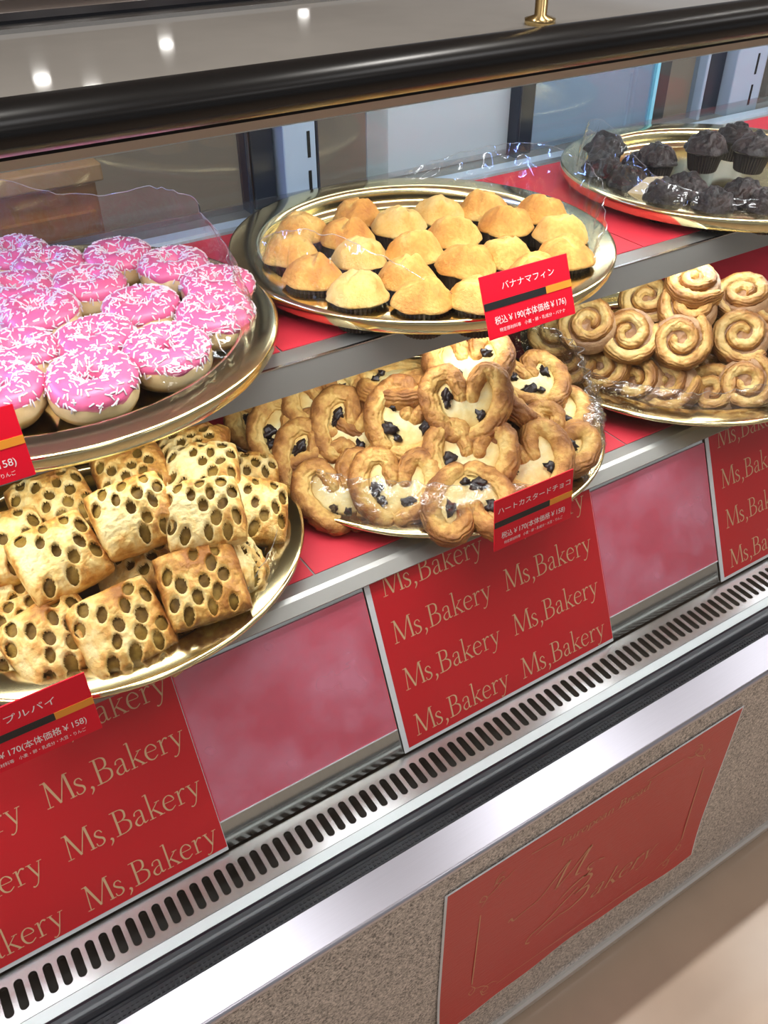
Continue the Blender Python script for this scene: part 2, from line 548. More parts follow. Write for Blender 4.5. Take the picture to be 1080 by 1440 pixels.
# ends and rear doors
for nm, x in (('end_panel', X0), ('end_panel', X1)):
    cpart(nm, MB().box(x - 0.012 if x < 0 else x, x if x < 0 else x + 0.012, 0.345, 1.02, 0.05, 0.50), SPECK)
    cpart('end_glass', MB().prism([(0.40, 0.505), (1.0, 0.505), (1.0, 1.13), (0.505, 1.13)], x - 0.006 if x < 0 else x, x if x < 0 else x + 0.006), GLASS)
cpart('rear_frame', MB().box(X0, X1, 0.995, 1.02, 0.05, DK), DARK)


def post(x0, x1, y0=0.985, y1=1.012, m=NAVY, name='rear_post'):
    return bevel(cpart(name, MB().box(x0, x1, y0, y1, SH - 0.01, 1.131), m), 0.002)


post(0.435, 0.440, 0.975, 1.0)
post(0.446, 0.476)
post(0.842, 0.847, 0.975, 1.0)
post(0.852, 0.878)
post(1.225, 1.262)
post(1.208, 1.214, 0.975, 1.0, PILASTER)


def pilaster(x0, x1, xs):
    p = bevel(cpart('shelf_pilaster', MB().box(x0, x1, 0.965, 1.0, SH - 0.01, 1.131), PILASTER), 0.002)
    for k in range(5):
        z = 0.905 + k * 0.045
        MB().box(xs - 0.002, xs + 0.002, 0.9642, 0.9652, z, z + 0.030).build('bracket_slot', BLACK_FLAT, p)
    return p


pilaster(0.479, 0.522, 0.512)
post(0.523, 0.527, 0.966, 1.0)
pilaster(1.264, 1.335, 1.312)
for x0, x1, m in ((X0, 0.434, DOOR_GLASS), (0.527, 0.640, DOOR_GLASS), (0.612, 0.842, SHEEN_GLASS), (0.878, 1.112, BLUE_GLASS), (1.114, 1.207, DOOR_GLASS), (1.336, X1, DOOR_GLASS)):
    cpart('sliding_glass_door', MB().box(x0, x1, 0.996 if m is SHEEN_GLASS else 0.99, 0.999 if m is SHEEN_GLASS else 0.993, SH, 1.131), m)
cpart('glass_door_edge', MB().box(1.110, 1.1165, 0.985, 0.994, SH, 1.131), EDGE_GLASS)
bevel(cpart('dark_rear_panel', MB().box(1.13, 1.205, 1.04, 1.05, 0.6, 1.10), plain('charcoal_panel', (0.03, 0.028, 0.026), 0.4)), 0.002)
cpart('door_track', MB().box(X0, X1, 0.962, 1.012, SH - 0.012, SH - 0.001), SHELF_STEEL)
# the lamps; the rear tube and the blue lamp's housing are added
cpart('case_or_added_tube', MB().prism([(0.556 + 0.0055 * math.cos(a), 1.1175 + 0.0055 * math.sin(a)) for a in [i * PI / 5 for i in range(10)]], X0 + 0.05, X1 - 0.05), emit('tube_glow', (0.97, 0.99, 1.0), 34))
cpart('tube_housing', MB().box(X0 + 0.05, X1 - 0.05, 0.500, 0.528, 1.1200, 1.1224), PALE)
cpart('canopy_lining', MB().box(X0 + 0.01, X1 - 0.01, 0.5305, 0.98, 1.127, 1.1308), plain('white_lining', (0.82, 0.83, 0.82), 0.5))
cpart('added_lamp_housing', MB().box(X0 + 0.05, 0.45, 0.915, 0.945, 1.115, 1.127), PALE)  # housing made up for the added blue lamp
cpart('case_or_added_tube', MB().prism([(0.925 + 0.005 * math.cos(a), 1.110 + 0.005 * math.sin(a)) for a in [i * PI / 5 for i in range(10)]], 0.47, X1 - 0.05), emit('added_rear_glow', (0.95, 0.98, 1.0), 13))  # unseen rear tube, added to brighten the lining and the tray rims
cpart('shelf_tube_housing', MB().box(X0 + 0.05, X1 - 0.05, 0.628, 0.653, SH - 0.0205, SH - 0.012), PALE)

gp = thing('gold_post', 'slim brass post standing on the grey case top at upper right', 'post', (0.475, 0.536, 1.149))
P = [[(r * math.cos(a), r * math.sin(a), z) for r, z in ((0, 0), (0.011, 0), (0.011, 0.004), (0.0045, 0.006), (0.0045, 0.16), (0, 0.16))] for a in [i * PI / 8 for i in range(16)]]
MB().grid(P, cu=True).build('post_shaft', plain('brass_post', (0.75, 0.55, 0.25), 0.2, 1.0), gp, True)

# ------------------------------------------------------------------ lettering
GL = {  # strokes of each letter: points, then widths; cap height 1
    'M': (0.98, [([(0.10, 0), (0.17, 1)], [0.05, 0.05]), ([(0.16, 1), (0.47, 0.03)], [0.13, 0.11]), ([(0.47, 0.03), (0.79, 1)], [0.05, 0.05]), ([(0.81, 1), (0.88, 0)], [0.12, 0.12]), ([(0, 0.02), (0.21, 0.02)], [0.045, 0.045]), ([(0.77, 0.02), (0.99, 0.02)], [0.045, 0.045]), ([(0.04, 0.98), (0.2, 0.98)], [0.045, 0.045]), ([(0.78, 0.98), (0.93, 0.98)], [0.045, 0.045])]),
    's': (0.42, [([(0.31, 0.47), (0.24, 0.59), (0.12, 0.58), (0.07, 0.46), (0.17, 0.34), (0.29, 0.24), (0.30, 0.10), (0.19, 0.01), (0.07, 0.03), (0.04, 0.15)], [0.05, 0.05, 0.07, 0.09, 0.11, 0.11, 0.09, 0.06, 0.05, 0.05])]),
    ',': (0.27, [([(0.08, 0.07), (0.14, 0.03), (0.13, -0.08), (0.04, -0.2)], [0.11, 0.12, 0.08, 0.03])]),
    'B': (0.70, [([(0.16, 0), (0.16, 1)], [0.11, 0.11]), ([(0.02, 0.02), (0.3, 0.02)], [0.045, 0.045]), ([(0.02, 0.98), (0.3, 0.98)], [0.045, 0.045]), ([(0.16, 0.975), (0.36, 0.97), (0.48, 0.86), (0.47, 0.64), (0.33, 0.535), (0.16, 0.53)], [0.04, 0.05, 0.10, 0.11, 0.05, 0.04]), ([(0.16, 0.53), (0.40, 0.52), (0.58, 0.38), (0.56, 0.14), (0.38, 0.03), (0.16, 0.025)], [0.04, 0.05, 0.10, 0.11, 0.05, 0.045])]),
    'a': (0.50, [([(0.07, 0.45), (0.11, 0.57), (0.24, 0.61), (0.33, 0.52), (0.33, 0.12), (0.37, 0.03), (0.47, 0.07)], [0.09, 0.05, 0.05, 0.09, 0.10, 0.07, 0.03]), ([(0.32, 0.36), (0.17, 0.31), (0.06, 0.18), (0.11, 0.04), (0.22, 0.02), (0.32, 0.12)], [0.04, 0.05, 0.10, 0.09, 0.05, 0.04])]),
    'k': (0.57, [([(0.13, 0), (0.13, 1.06)], [0.09, 0.09]), ([(0.02, 0.02), (0.25, 0.02)], [0.04, 0.04]), ([(0.02, 1.03), (0.13, 1.06)], [0.04, 0.04]), ([(0.14, 0.27), (0.44, 0.59)], [0.045, 0.045]), ([(0.34, 0.59), (0.52, 0.59)], [0.04, 0.04]), ([(0.22, 0.36), (0.48, 0.02)], [0.09, 0.10]), ([(0.38, 0.02), (0.58, 0.02)], [0.04, 0.04])]),
    'e': (0.50, [([(0.07, 0.355), (0.41, 0.355), (0.40, 0.50), (0.27, 0.61), (0.11, 0.53), (0.05, 0.30), (0.12, 0.08), (0.27, 0.01), (0.43, 0.11)], [0.04, 0.04, 0.08, 0.05, 0.08, 0.11, 0.09, 0.06, 0.04])]),
    'r': (0.44, [([(0.13, 0), (0.13, 0.6)], [0.09, 0.09]), ([(0.02, 0.02), (0.26, 0.02)], [0.04, 0.04]), ([(0.03, 0.57), (0.13, 0.6)], [0.04, 0.04]), ([(0.14, 0.42), (0.22, 0.55), (0.30, 0.60), (0.38, 0.55)], [0.04, 0.06, 0.08, 0.10])]),
    'y': (0.50, [([(0.08, 0.6), (0.27, 0.04)], [0.10, 0.09]), ([(0.44, 0.6), (0.27, 0.06), (0.17, -0.2), (0.06, -0.28), (0.0, -0.24)], [0.045, 0.05, 0.05, 0.06, 0.08]), ([(0.0, 0.59), (0.18, 0.59)], [0.04, 0.04]), ([(0.36, 0.59), (0.52, 0.59)], [0.04, 0.04])]),
    'E': (0.60, [([(0.14, 0), (0.14, 1)], [0.11, 0.11]), ([(0.02, 0.025), (0.52, 0.025), (0.54, 0.2)], [0.05, 0.05, 0.03]), ([(0.02, 0.975), (0.50, 0.975), (0.51, 0.82)], [0.05, 0.05, 0.03]), ([(0.14, 0.52), (0.42, 0.52)], [0.05, 0.05])]),
    'u': (0.58, [([(0.12, 0.6), (0.12, 0.18), (0.2, 0.03), (0.32, 0.04), (0.42, 0.14)], [0.09, 0.09, 0.08, 0.05, 0.04]), ([(0.43, 0.6), (0.43, 0.02)], [0.09, 0.09]), ([(0.03, 0.59), (0.14, 0.59)], [0.04, 0.04]), ([(0.43, 0.02), (0.54, 0.02)], [0.04, 0.04])]),
    'o': (0.54, [([(0.26, 0.60), (0.10, 0.5), (0.06, 0.3), (0.12, 0.08), (0.26, 0.01), (0.40, 0.1), (0.46, 0.31), (0.40, 0.52), (0.26, 0.60)], [0.05, 0.09, 0.10, 0.09, 0.05, 0.09, 0.10, 0.09, 0.05])]),
    'p': (0.58, [([(0.13, -0.28), (0.13, 0.6)], [0.09, 0.09]), ([(0.03, -0.27), (0.25, -0.27)], [0.04, 0.04]), ([(0.14, 0.5), (0.28, 0.6), (0.44, 0.5), (0.49, 0.3), (0.42, 0.09), (0.28, 0.01), (0.14, 0.1)], [0.04, 0.06, 0.09, 0.10, 0.09, 0.05, 0.04])]),
    'n': (0.60, [([(0.13, 0), (0.13, 0.6)], [0.09, 0.09]), ([(0.14, 0.46), (0.27, 0.59), (0.40, 0.54), (0.44, 0.40), (0.44, 0)], [0.04, 0.07, 0.08, 0.09, 0.09]), ([(0.02, 0.02), (0.25, 0.02)], [0.04, 0.04]), ([(0.34, 0.02), (0.55, 0.02)], [0.04, 0.04])]),
    'd': (0.58, [([(0.42, 0), (0.42, 1.04)], [0.09, 0.09]), ([(0.41, 0.5), (0.28, 0.6), (0.12, 0.5), (0.06, 0.3), (0.12, 0.09), (0.27, 0.01), (0.41, 0.1)], [0.04, 0.06, 0.09, 0.10, 0.09, 0.05, 0.04]), ([(0.32, 1.02), (0.42, 1.04)], [0.04, 0.04])]),
    ' ': (0.32, []),
}


def stroke(mb, pts, wds, M, curve=True, z=0.0):
    if len(pts) > 2 and curve:
        P = catmull([(x, y, 0) for x, y in pts], 6 * len(pts))
    else:
        P = [Vector((x, y, 0)) for x, y in pts]
    n = len(P)
    V = []
    for i, p in enumerate(P):
        t = (P[min(i + 1, n - 1)] - P[max(i - 1, 0)])
        t = t.normalized() if t.length > 1e-9 else Vector((1, 0, 0))
        nn = Vector((-t.y, t.x, 0))
        h = lerp_list(wds, i / (n - 1)) / 2
        for s in (-1, 1):
            q = p + nn * h * s
            V.append(M @ Vector((q.x, q.y, z)))
    mb.add(V, [(2 * i, 2 * i + 2, 2 * i + 3, 2 * i + 1) for i in range(n - 1)])


def letters(mb, text, x, y, cap, width=None, slant=0.0, bold=1.0):
    """serif letters on the local xy plane"""
    tot = sum(GL[c][0] for c in text)
    sx = (width / (tot * cap)) if width else 1.0
    cx = x
    for c in text:
        adv, st = GL[c]
        for k, (pts, wd) in enumerate(st):
            M = Matrix(((cap * sx, cap * slant, 0, cx), (0, cap, 0, y), (0, 0, 1, 0), (0, 0, 0, 1)))
            stroke(mb, pts, [a * bold for a in wd], M, z=0.00003 * (k % 4))
        cx += adv * cap * sx


def font_mesh(name, body, height, mat, parent, x, y, width=None, z=0.0004, align='LEFT', bold=0.0):
    cu = bpy.data.curves.new('t', 'FONT')
    cu.body = body
    cu.size = 1.0
    cu.offset = bold
    ob = bpy.data.objects.new('t', cu)
    COL.objects.link(ob)
    dg = bpy.context.evaluated_depsgraph_get()
    me = bpy.data.meshes.new_from_object(ob.evaluated_get(dg))
    bpy.data.objects.remove(ob)
    xs = [v.co.x for v in me.vertices]
    x0, x1 = min(xs), max(xs)
    sx = width / (x1 - x0) if width else height
    for v in me.vertices:
        v.co = Vector((x + (v.co.x - x0) * sx, y + v.co.y * height, z))
    me.materials.clear()
    me.materials.append(mat)
    me.name = name
    return link(name, me, parent)


# ------------------------------------------------------------------ papers on the riser
RU = (RT - RB).normalized()          # up the riser


def riser_frame(x, lift):
    """placement on the riser: local x along the case, y up the riser, z out"""
    p = RB + rn * lift
    M = Matrix(((1, 0, 0, x), (0, RU.y, rn.y, p.y), (0, RU.z, rn.z, p.z), (0, 0, 0, 1)))
    return M


def on_riser(o, x, lift):
    o.matrix_world = riser_frame(x, lift)
    return o


def poster(x0, x1, cols, label, first_row_cut=False):
    wd = x1 - x0
    t = thing('bakery_poster', label, 'poster', group='red lettered posters on the riser')
    on_riser(t, x0, 0.0024)
    MB().box(0, wd, 0.0005, 0.2035, -0.0008, 0).build('white_border', PAPER_WHITE, t)
    rp = MB().box(0.006, wd - 0.0005, 0.0045, 0.2035, 0, 0.0003).build('red_print', RED, t)
    for cx in cols:
        for y in (0.0127, 0.0662, 0.1195, 0.1715):
            mb = MB()
            letters(mb, 'Ms,Bakery', cx, y, 0.0245, 0.1225, bold=0.68)
            o = mb.build('lettering', GOLD_INK, rp)
            o.location.z = 0.0005
    return t


poster(-0.172, 0.122, (0.0235, 0.165), 'red poster of gold shop lettering under the lattice pie tray at left')
poster(0.320, 0.613, (0.018, 0.1595), 'red poster of gold shop lettering in the middle, under the heart pastry tray')
poster(0.799, 1.092, (0.019, 0.1605), 'red poster of gold shop lettering at right, under the spiral bun tray')


def sheet(x0, x1, label):
    t = thing('red_sheet', label, 'red sheet', group='plain red sheets on the riser')
    on_riser(t, x0, 0.0006)
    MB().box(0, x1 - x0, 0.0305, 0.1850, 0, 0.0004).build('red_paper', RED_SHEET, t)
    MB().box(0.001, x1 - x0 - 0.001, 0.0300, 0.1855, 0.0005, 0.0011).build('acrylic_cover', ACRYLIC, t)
    MB().box(0.0, x1 - x0, 0.0295, 0.0305, 0.0005, 0.0014).build('lower_edge', PAPER_WHITE, t)
    return t


sheet(0.1225, 0.3185, 'plain red sheet behind clear acrylic with painted pink sheen, left of the middle lettered poster')
sheet(0.6140, 0.7980, 'plain red sheet behind clear acrylic with painted pink sheen, right of the middle lettered poster')

# red paper liners under the trays
for x0, x1, lb in ((X0 + 0.02, 0.300, 'red paper liner on the upper shelf under the pink donut tray'), (0.302, 0.745, 'red paper liner on the upper shelf under the banana muffin tray'), (0.747, 1.40, 'red paper liner on the upper shelf under the chocolate muffin tray')):
    tag(MB().box(x0, x1, 0.640, 0.925, SH, SH + 0.0008).build('shelf_liner', RED_LINER), lb, 'paper liner', 'red liners on the upper shelf')
for x0, x1, lb in ((X0 + 0.02, 0.280, 'red paper liner on the lower deck under the lattice pie tray'), (0.282, 0.690, 'red paper liner on the lower deck under the heart pastry tray'), (0.692, 1.40, 'red paper liner on the lower deck under the spiral bun tray')):
    tag(MB().box(x0, x1, 0.566, 0.93, DK, DK + 0.0008).build('deck_liner', RED_LINER), lb, 'paper liner', 'red liners on the lower deck')

# laminated sign on the front panel, lower edge curling away
sg = thing('front_sign', 'red laminated shop sign with gold script taped to the speckled front panel', 'sign', (0.2865, 0.346, 0.444))
sg.scale = (1.03, 1, 1.03)


def curl(x, z):
    u = x / 0.42
    k = max(0.0, (-z - 0.2) / 0.1)
    return -0.0012 - 0.004 * k * k * (0.5 + 0.5 * math.sin(u * 7 + 1)) - 0.0006 * (1 + math.sin(u * 23)) * k


def sign_patch(name, x0, x1, z0, z1, lift, m, nx=40, nz=24):
    P = [[(x0 + (x1 - x0) * i / nx, curl(x0 + (x1 - x0) * i / nx, z0 + (z1 - z0) * j / nz) - lift, z0 + (z1 - z0) * j / nz) for j in range(nz + 1)] for i in range(nx + 1)]
    o = MB().grid(P).build(name, m, sg, True)
    if lift == 0:
        md = o.modifiers.new('thick', 'SOLIDIFY')
        md.thickness, md.offset = 0.0006, 0.0
    return o


sign_patch('white_border', 0, 0.42, -0.302, 0, 0.0, PAPER_WHITE)
sign_patch('red_print', 0.003, 0.418, -0.3005, -0.0025, 0.0004, RED_SIGN)


def sign_strokes(name, strokes, m=SIGN_INK):
    mb = MB()
    I = Matrix.Identity(4)
    for pts, wd in strokes:
        stroke(mb, pts, wd, I)
    mb.v = [(x, curl(x, z) - 0.0007, z) for x, z, _ in mb.v]
    return mb.build(name, m, sg)


tmp = MB()
letters(tmp, 'European Bread', 0.150, -0.0485, 0.0145, 0.130, slant=0.1)
tmp.v = [(x, curl(x, z) - 0.0007 - d, z) for x, z, d in tmp.v]
tmp.build('heading_lettering', SIGN_INK, sg)
for st in [([(0.108, -0.0245), (0.149, -0.0295)], [0.0012] * 2), ([(0.272, -0.029), (0.330, -0.0325)], [0.0012] * 2), ([(0.048, -0.083), (0.047, -0.233)], [0.0016] * 2), ([(0.379, -0.085), (0.385, -0.240)], [0.0016] * 2), ([(0.085, -0.274), (0.333, -0.278)], [0.0012] * 2)]:
    sign_strokes('ruled_line', [st])
script = [([(0.090, -0.142), (0.094, -0.138), (0.098, -0.146), (0.110, -0.142), (0.133, -0.136), (0.152, -0.115), (0.171, -0.094), (0.165, -0.112), (0.157, -0.140)], [0.002, 0.003, 0.002, 0.0016, 0.0016, 0.002, 0.003, 0.004, 0.003]),
          ([(0.157, -0.140), (0.178, -0.120), (0.202, -0.092), (0.196, -0.108), (0.187, -0.135), (0.194, -0.140)], [0.0016, 0.002, 0.003, 0.0045, 0.0035, 0.0016]),
          ([(0.214, -0.136), (0.206, -0.138), (0.207, -0.145), (0.213, -0.150), (0.206, -0.156), (0.199, -0.153)], [0.002, 0.002, 0.003, 0.003, 0.002, 0.0015]),
          ([(0.222, -0.138), (0.232, -0.143)], [0.002, 0.0012]),
          ([(0.130, -0.230), (0.124, -0.224), (0.132, -0.212), (0.150, -0.206), (0.172, -0.190), (0.196, -0.172)], [0.003, 0.002, 0.002, 0.002, 0.003, 0.002]),
          ([(0.168, -0.172), (0.186, -0.160), (0.206, -0.156), (0.216, -0.166), (0.206, -0.180), (0.192, -0.184)], [0.0016, 0.003, 0.003, 0.004, 0.003, 0.0016]),
          ([(0.192, -0.184), (0.214, -0.186), (0.212, -0.202), (0.192, -0.213), (0.172, -0.212)], [0.0016, 0.003, 0.004, 0.003, 0.0016]),
          ([(0.140, -0.222), (0.152, -0.216), (0.165, -0.214), (0.178, -0.212)], [0.0012, 0.002, 0.0015, 0.001])]
sign_strokes('script_lettering', script)
tmp = MB()
letters(tmp, 'akery', 0.222, -0.226, 0.036, 0.105, slant=0.35, bold=0.8)
tmp.v = [(x, curl(x, z) - 0.0007 - d, z) for x, z, d in tmp.v]
tmp.build('script_word', SIGN_INK, sg)
for cx, cz, sx, sz in ((0.062, -0.045, 1, 1), (0.362, -0.045, -1, 1), (0.060, -0.258, 1, -1), (0.370, -0.262, -1, -1)):
    sign_strokes('corner_flourish', [
        ([(cx + sx * px, cz + sz * pz) for px, pz in ((-0.014, -0.022), (-0.008, -0.010), (-0.013, -0.002), (-0.017, -0.009), (-0.010, -0.014))], [0.0008, 0.0014, 0.001, 0.0012, 0.0006]),
        ([(cx + sx * px, cz + sz * pz) for px, pz in ((-0.008, -0.010), (0.004, -0.002), (0.012, 0.010), (0.006, 0.014), (0.003, 0.006), (0.016, 0.004), (0.026, 0.012))], [0.0008, 0.0014, 0.001, 0.0012, 0.001, 0.0012, 0.0005]),
        ([(cx + sx * px, cz + sz * pz) for px, pz in ((0.0, 0.004), (0.004, 0.018), (0.012, 0.022))], [0.0008, 0.0014, 0.0006])])

# ------------------------------------------------------------------ trays
UF = SH + 0.0008       # upper surface, on the liners
LF = DK + 0.0008
TRAYS = {}


def tray(label, x, y, z, rim_h, lip, R=0.2):
    t = thing('round_tray', label, 'tray', (x, y, z), group='round gold trays')
    ri = R - 0.033
    prof = [(0, 0.0035), (ri - 0.014, 0.0035)]
    for k in range(1, 7):
        a = k / 6 * PI / 2
        prof.append((ri - 0.014 + 0.012 * math.sin(a), 0.0035 + 0.012 * (1 - math.cos(a))))
    prof += [(ri - 0.0005, rim_h - 0.004), (ri + 0.0015, rim_h - 0.001), (ri + 0.005, rim_h), (R - 0.004, rim_h - 0.0005), (R - 0.001, rim_h - 0.001), (R, rim_h - 0.003)]
    prof += [(R - 0.0005, rim_h - 0.003 - lip * 0.6), (R - 0.003, rim_h - 0.003 - lip), (R - 0.006, rim_h - 0.0025 - lip * 0.9), (R - 0.008, rim_h - 0.0045)]
    prof += [(ri + 0.005, rim_h - 0.004), (ri + 0.002, rim_h - 0.007), (ri, 0.012), (ri - 0.006, 0.004), (ri - 0.014, 0.0), (0, 0.0)]
    n = 128
    P = [[(r * math.cos(a), r * math.sin(a), h) for r, h in prof] for a in [2 * PI * i / n for i in range(n)]]
    o = MB().grid(P, cu=True).build('tray_dish', GOLD, t, True)
    o.modifiers.new('es', 'EDGE_SPLIT').split_angle = math.radians(60)
    return t


tray('gold tray of pink donuts on the upper shelf', 0.126, 0.7375, UF, 0.0272, 0.011)
tray('gold tray of banana muffins on the upper shelf', 0.519, 0.7394, UF, 0.0272, 0.011)
tray('gold tray of dark chocolate muffins on the upper shelf', 0.975, 0.735, UF, 0.0272, 0.012)
tray('gold tray of lattice apple pies on the lower deck', 0.1146, 0.6890, LF, 0.0342, 0.003, 0.1974)
tray('gold tray of heart shaped pastries on the lower deck', 0.5030, 0.6985, LF, 0.0232, 0.003, 0.2015)
tray('gold tray of spiral buns on the lower deck', 0.885, 0.680, LF, 0.0272, 0.003)
# ------------------------------------------------------------------ resting places of the baked goods (x, y, z, rotation), metres and radians
DONUT_POSES = [
    (0.133, 0.630, 0.900, 0.11, 0.04, -0.53),
    (0.201, 0.644, 0.900, 0.09, 0.02, -0.55),
    (0.262, 0.686, 0.900, 0.06, 0.01, -0.56),
    (0.289, 0.741, 0.900, 0.02, 0.05, -0.51),
    (0.273, 0.809, 0.900, 0.00, -0.00, -0.58),
    (0.214, 0.736, 0.900, 0.05, 0.01, -0.56),
    (0.159, 0.696, 0.900, 0.07, 0.02, -0.55),
    (0.235, 0.860, 0.900, 0.00, -0.00, -0.58),
    (0.189, 0.808, 0.900, 0.03, 0.01, -0.57),
    (0.171, 0.876, 0.900, 0.00, -0.00, -0.58),
    (0.134, 0.773, 0.900, 0.04, 0.02, -0.55),
    (0.128, 0.830, 0.900, 0.03, 0.01, -0.56),
    (0.150, 0.925, 0.900, 0.00, -0.00, -0.58),
    (0.097, 0.708, 0.900, 0.05, 0.02, -0.55),
    (0.072, 0.652, 0.900, 0.09, 0.04, -0.53),
]
MUFFIN_POSES = [
    (0.414, 0.803, 0.899, 0.02, -0.07, -0.66),
    (0.486, 0.813, 0.899, 0.08, 0.05, -1.87),
    (0.560, 0.767, 0.900, -0.02, 0.15, -2.78),
    (0.608, 0.749, 0.899, -0.07, 0.03, 1.97),
    (0.654, 0.709, 0.899, -0.08, -0.10, 1.02),
    (0.375, 0.758, 0.899, -0.03, -0.07, 0.01),
    (0.442, 0.761, 0.899, 0.10, 0.02, -1.53),
    (0.504, 0.760, 0.900, 0.04, 0.15, -2.39),
    (0.536, 0.707, 0.899, -0.04, 0.07, 2.59),
    (0.599, 0.700, 0.899, -0.11, -0.07, 1.33),
    (0.630, 0.650, 0.899, -0.05, -0.04, 0.50),
    (0.366, 0.696, 0.899, 0.09, -0.02, -1.07),
    (0.427, 0.712, 0.900, 0.08, 0.13, -2.07),
    (0.478, 0.693, 0.899, 0.01, 0.08, -3.06),
    (0.501, 0.638, 0.899, -0.12, -0.03, 1.69),
    (0.547, 0.637, 0.899, -0.06, -0.03, 0.83),
    (0.592, 0.602, 0.899, 0.06, -0.08, -0.46),
    (0.382, 0.641, 0.899, 0.11, 0.10, -1.75),
    (0.438, 0.648, 0.899, 0.04, 0.07, -2.60),
    (0.424, 0.599, 0.899, -0.12, 0.03, 2.17),
    (0.466, 0.574, 0.899, -0.06, -0.01, 1.11),
    (0.538, 0.581, 0.899, 0.01, -0.10, 0.15),
]
CHOC_POSES = [
    (0.861, 0.825, 0.915, 0.17, -0.09, -0.70),
    (0.830, 0.797, 0.902, 0.05, 0.09, -1.86),
    (0.823, 0.749, 0.899, -0.03, 0.10, -2.74),
    (0.864, 0.744, 0.919, 0.00, -0.00, 2.01),
    (0.913, 0.715, 0.932, -0.02, -0.05, 1.02),
    (1.024, 0.761, 0.915, 0.02, 0.10, 0.18),
    (0.955, 0.682, 0.932, -0.02, 0.06, -1.50),
    (0.822, 0.687, 0.898, 0.01, 0.10, -2.38),
    (0.847, 0.637, 0.896, -0.11, 0.05, 2.62),
    (0.859, 0.689, 0.900, -0.06, -0.08, 1.33),
    (0.897, 0.639, 0.900, 0.02, -0.12, 0.45),
    (0.891, 0.600, 0.898, 0.16, 0.01, -1.03),
    (0.881, 0.781, 0.899, 0.00, -0.00, -2.08),
]
PALMIER_POSES = [
    (0.482, 0.603, 0.800, 0.90, -0.05, -0.64),
    (0.514, 0.641, 0.818, 0.48, -0.06, -0.57),
    (0.391, 0.590, 0.739, 0.72, 0.05, -0.65),
    (0.430, 0.632, 0.780, 0.75, 0.39, -0.99),
    (0.389, 0.672, 0.764, 0.73, 0.26, -0.95),
    (0.384, 0.709, 0.779, 0.56, -0.29, -0.24),
    (0.336, 0.711, 0.754, 0.64, 0.15, -0.95),
    (0.335, 0.756, 0.753, 0.43, -0.41, -0.24),
    (0.343, 0.675, 0.739, 0.67, 0.33, -1.00),
    (0.348, 0.626, 0.728, 0.61, -0.13, -0.32),
    (0.465, 0.568, 0.759, 0.74, 0.05, -0.74),
    (0.440, 0.536, 0.738, -0.55, 0.12, 2.64),
    (0.519, 0.539, 0.749, 0.58, -0.28, -0.23),
    (0.563, 0.557, 0.748, 0.37, 0.33, -1.13),
    (0.595, 0.595, 0.757, 0.26, 0.15, -0.67),
    (0.593, 0.630, 0.777, 0.27, 0.02, -0.14),
    (0.547, 0.605, 0.779, 0.45, 0.59, 0.46),
    (0.450, 0.681, 0.797, -0.01, -0.12, -2.05),
    (0.405, 0.649, 0.728, 0.36, 0.33, -1.26),
    (0.521, 0.584, 0.753, 0.29, 0.51, 0.22),
    (0.415, 0.695, 0.768, -0.14, 0.39, -1.62),
]
SWIRL_POSES = [
    (0.765, 0.655, 0.779, 0.74, -0.51, -0.37),
    (0.804, 0.610, 0.779, 0.96, -0.01, -0.87),
    (0.834, 0.630, 0.807, 0.41, -0.51, -0.08),
    (0.877, 0.580, 0.778, 0.77, 0.20, -1.14),
    (0.852, 0.542, 0.738, 0.80, -0.28, -0.66),
    (0.731, 0.687, 0.787, 0.69, -0.19, -0.82),
    (0.714, 0.724, 0.767, 0.65, 0.18, -1.37),
    (0.712, 0.699, 0.738, 0.57, 0.52, -1.76),
    (0.739, 0.664, 0.733, -0.02, 0.75, -2.90),
    (0.766, 0.631, 0.726, 0.58, 0.78, -2.15),
    (0.792, 0.601, 0.726, 0.84, 0.30, -1.67),
    (0.828, 0.565, 0.723, 0.77, 0.12, -1.51),
    (0.822, 0.683, 0.797, 0.62, -0.00, -1.11),
    (0.850, 0.643, 0.826, 0.06, 0.32, -2.30),
    (0.911, 0.612, 0.806, 0.30, -0.24, -0.90),
    (0.871, 0.604, 0.726, 0.42, -0.11, -0.72),
    (0.918, 0.584, 0.791, 0.23, 0.36, -1.64),
]
PIE_POSES = [
    (0.093, 0.546, 0.746, 0.56, -0.12, 0.02),
    (0.071, 0.615, 0.783, 0.45, -0.10, 0.09),
    (0.139, 0.617, 0.798, 0.47, -0.09, -0.04),
    (0.192, 0.592, 0.793, 0.42, -0.01, -0.30),
    (0.166, 0.545, 0.759, 0.59, 0.01, -0.13),
    (0.043, 0.567, 0.741, 0.52, -0.25, 0.13),
    (0.249, 0.622, 0.754, 0.43, 0.35, -0.39),
    (0.207, 0.572, 0.746, 0.47, 0.65, 0.35),
    (0.224, 0.671, 0.779, 0.23, 0.02, -0.41),
    (0.166, 0.703, 0.779, 0.26, -0.04, -0.08),
    (0.089, 0.698, 0.778, 0.28, -0.04, 0.03),
    (0.128, 0.607, 0.742, 0.07, -0.25, -0.11),
    (0.030, 0.646, 0.754, 0.55, 0.04, -0.11),
    (0.020, 0.595, 0.734, 0.55, 0.00, -0.04),
    (0.236, 0.726, 0.772, 0.04, 0.01, -0.56),
    (0.132, 0.560, 0.709, 0.02, 0.03, -1.08),
    (0.038, 0.659, 0.778, 0.37, -0.00, -0.04),
    (0.271, 0.684, 0.743, 0.31, 0.20, -0.31),
    (0.143, 0.601, 0.712, 0.15, 0.05, -0.52),
]
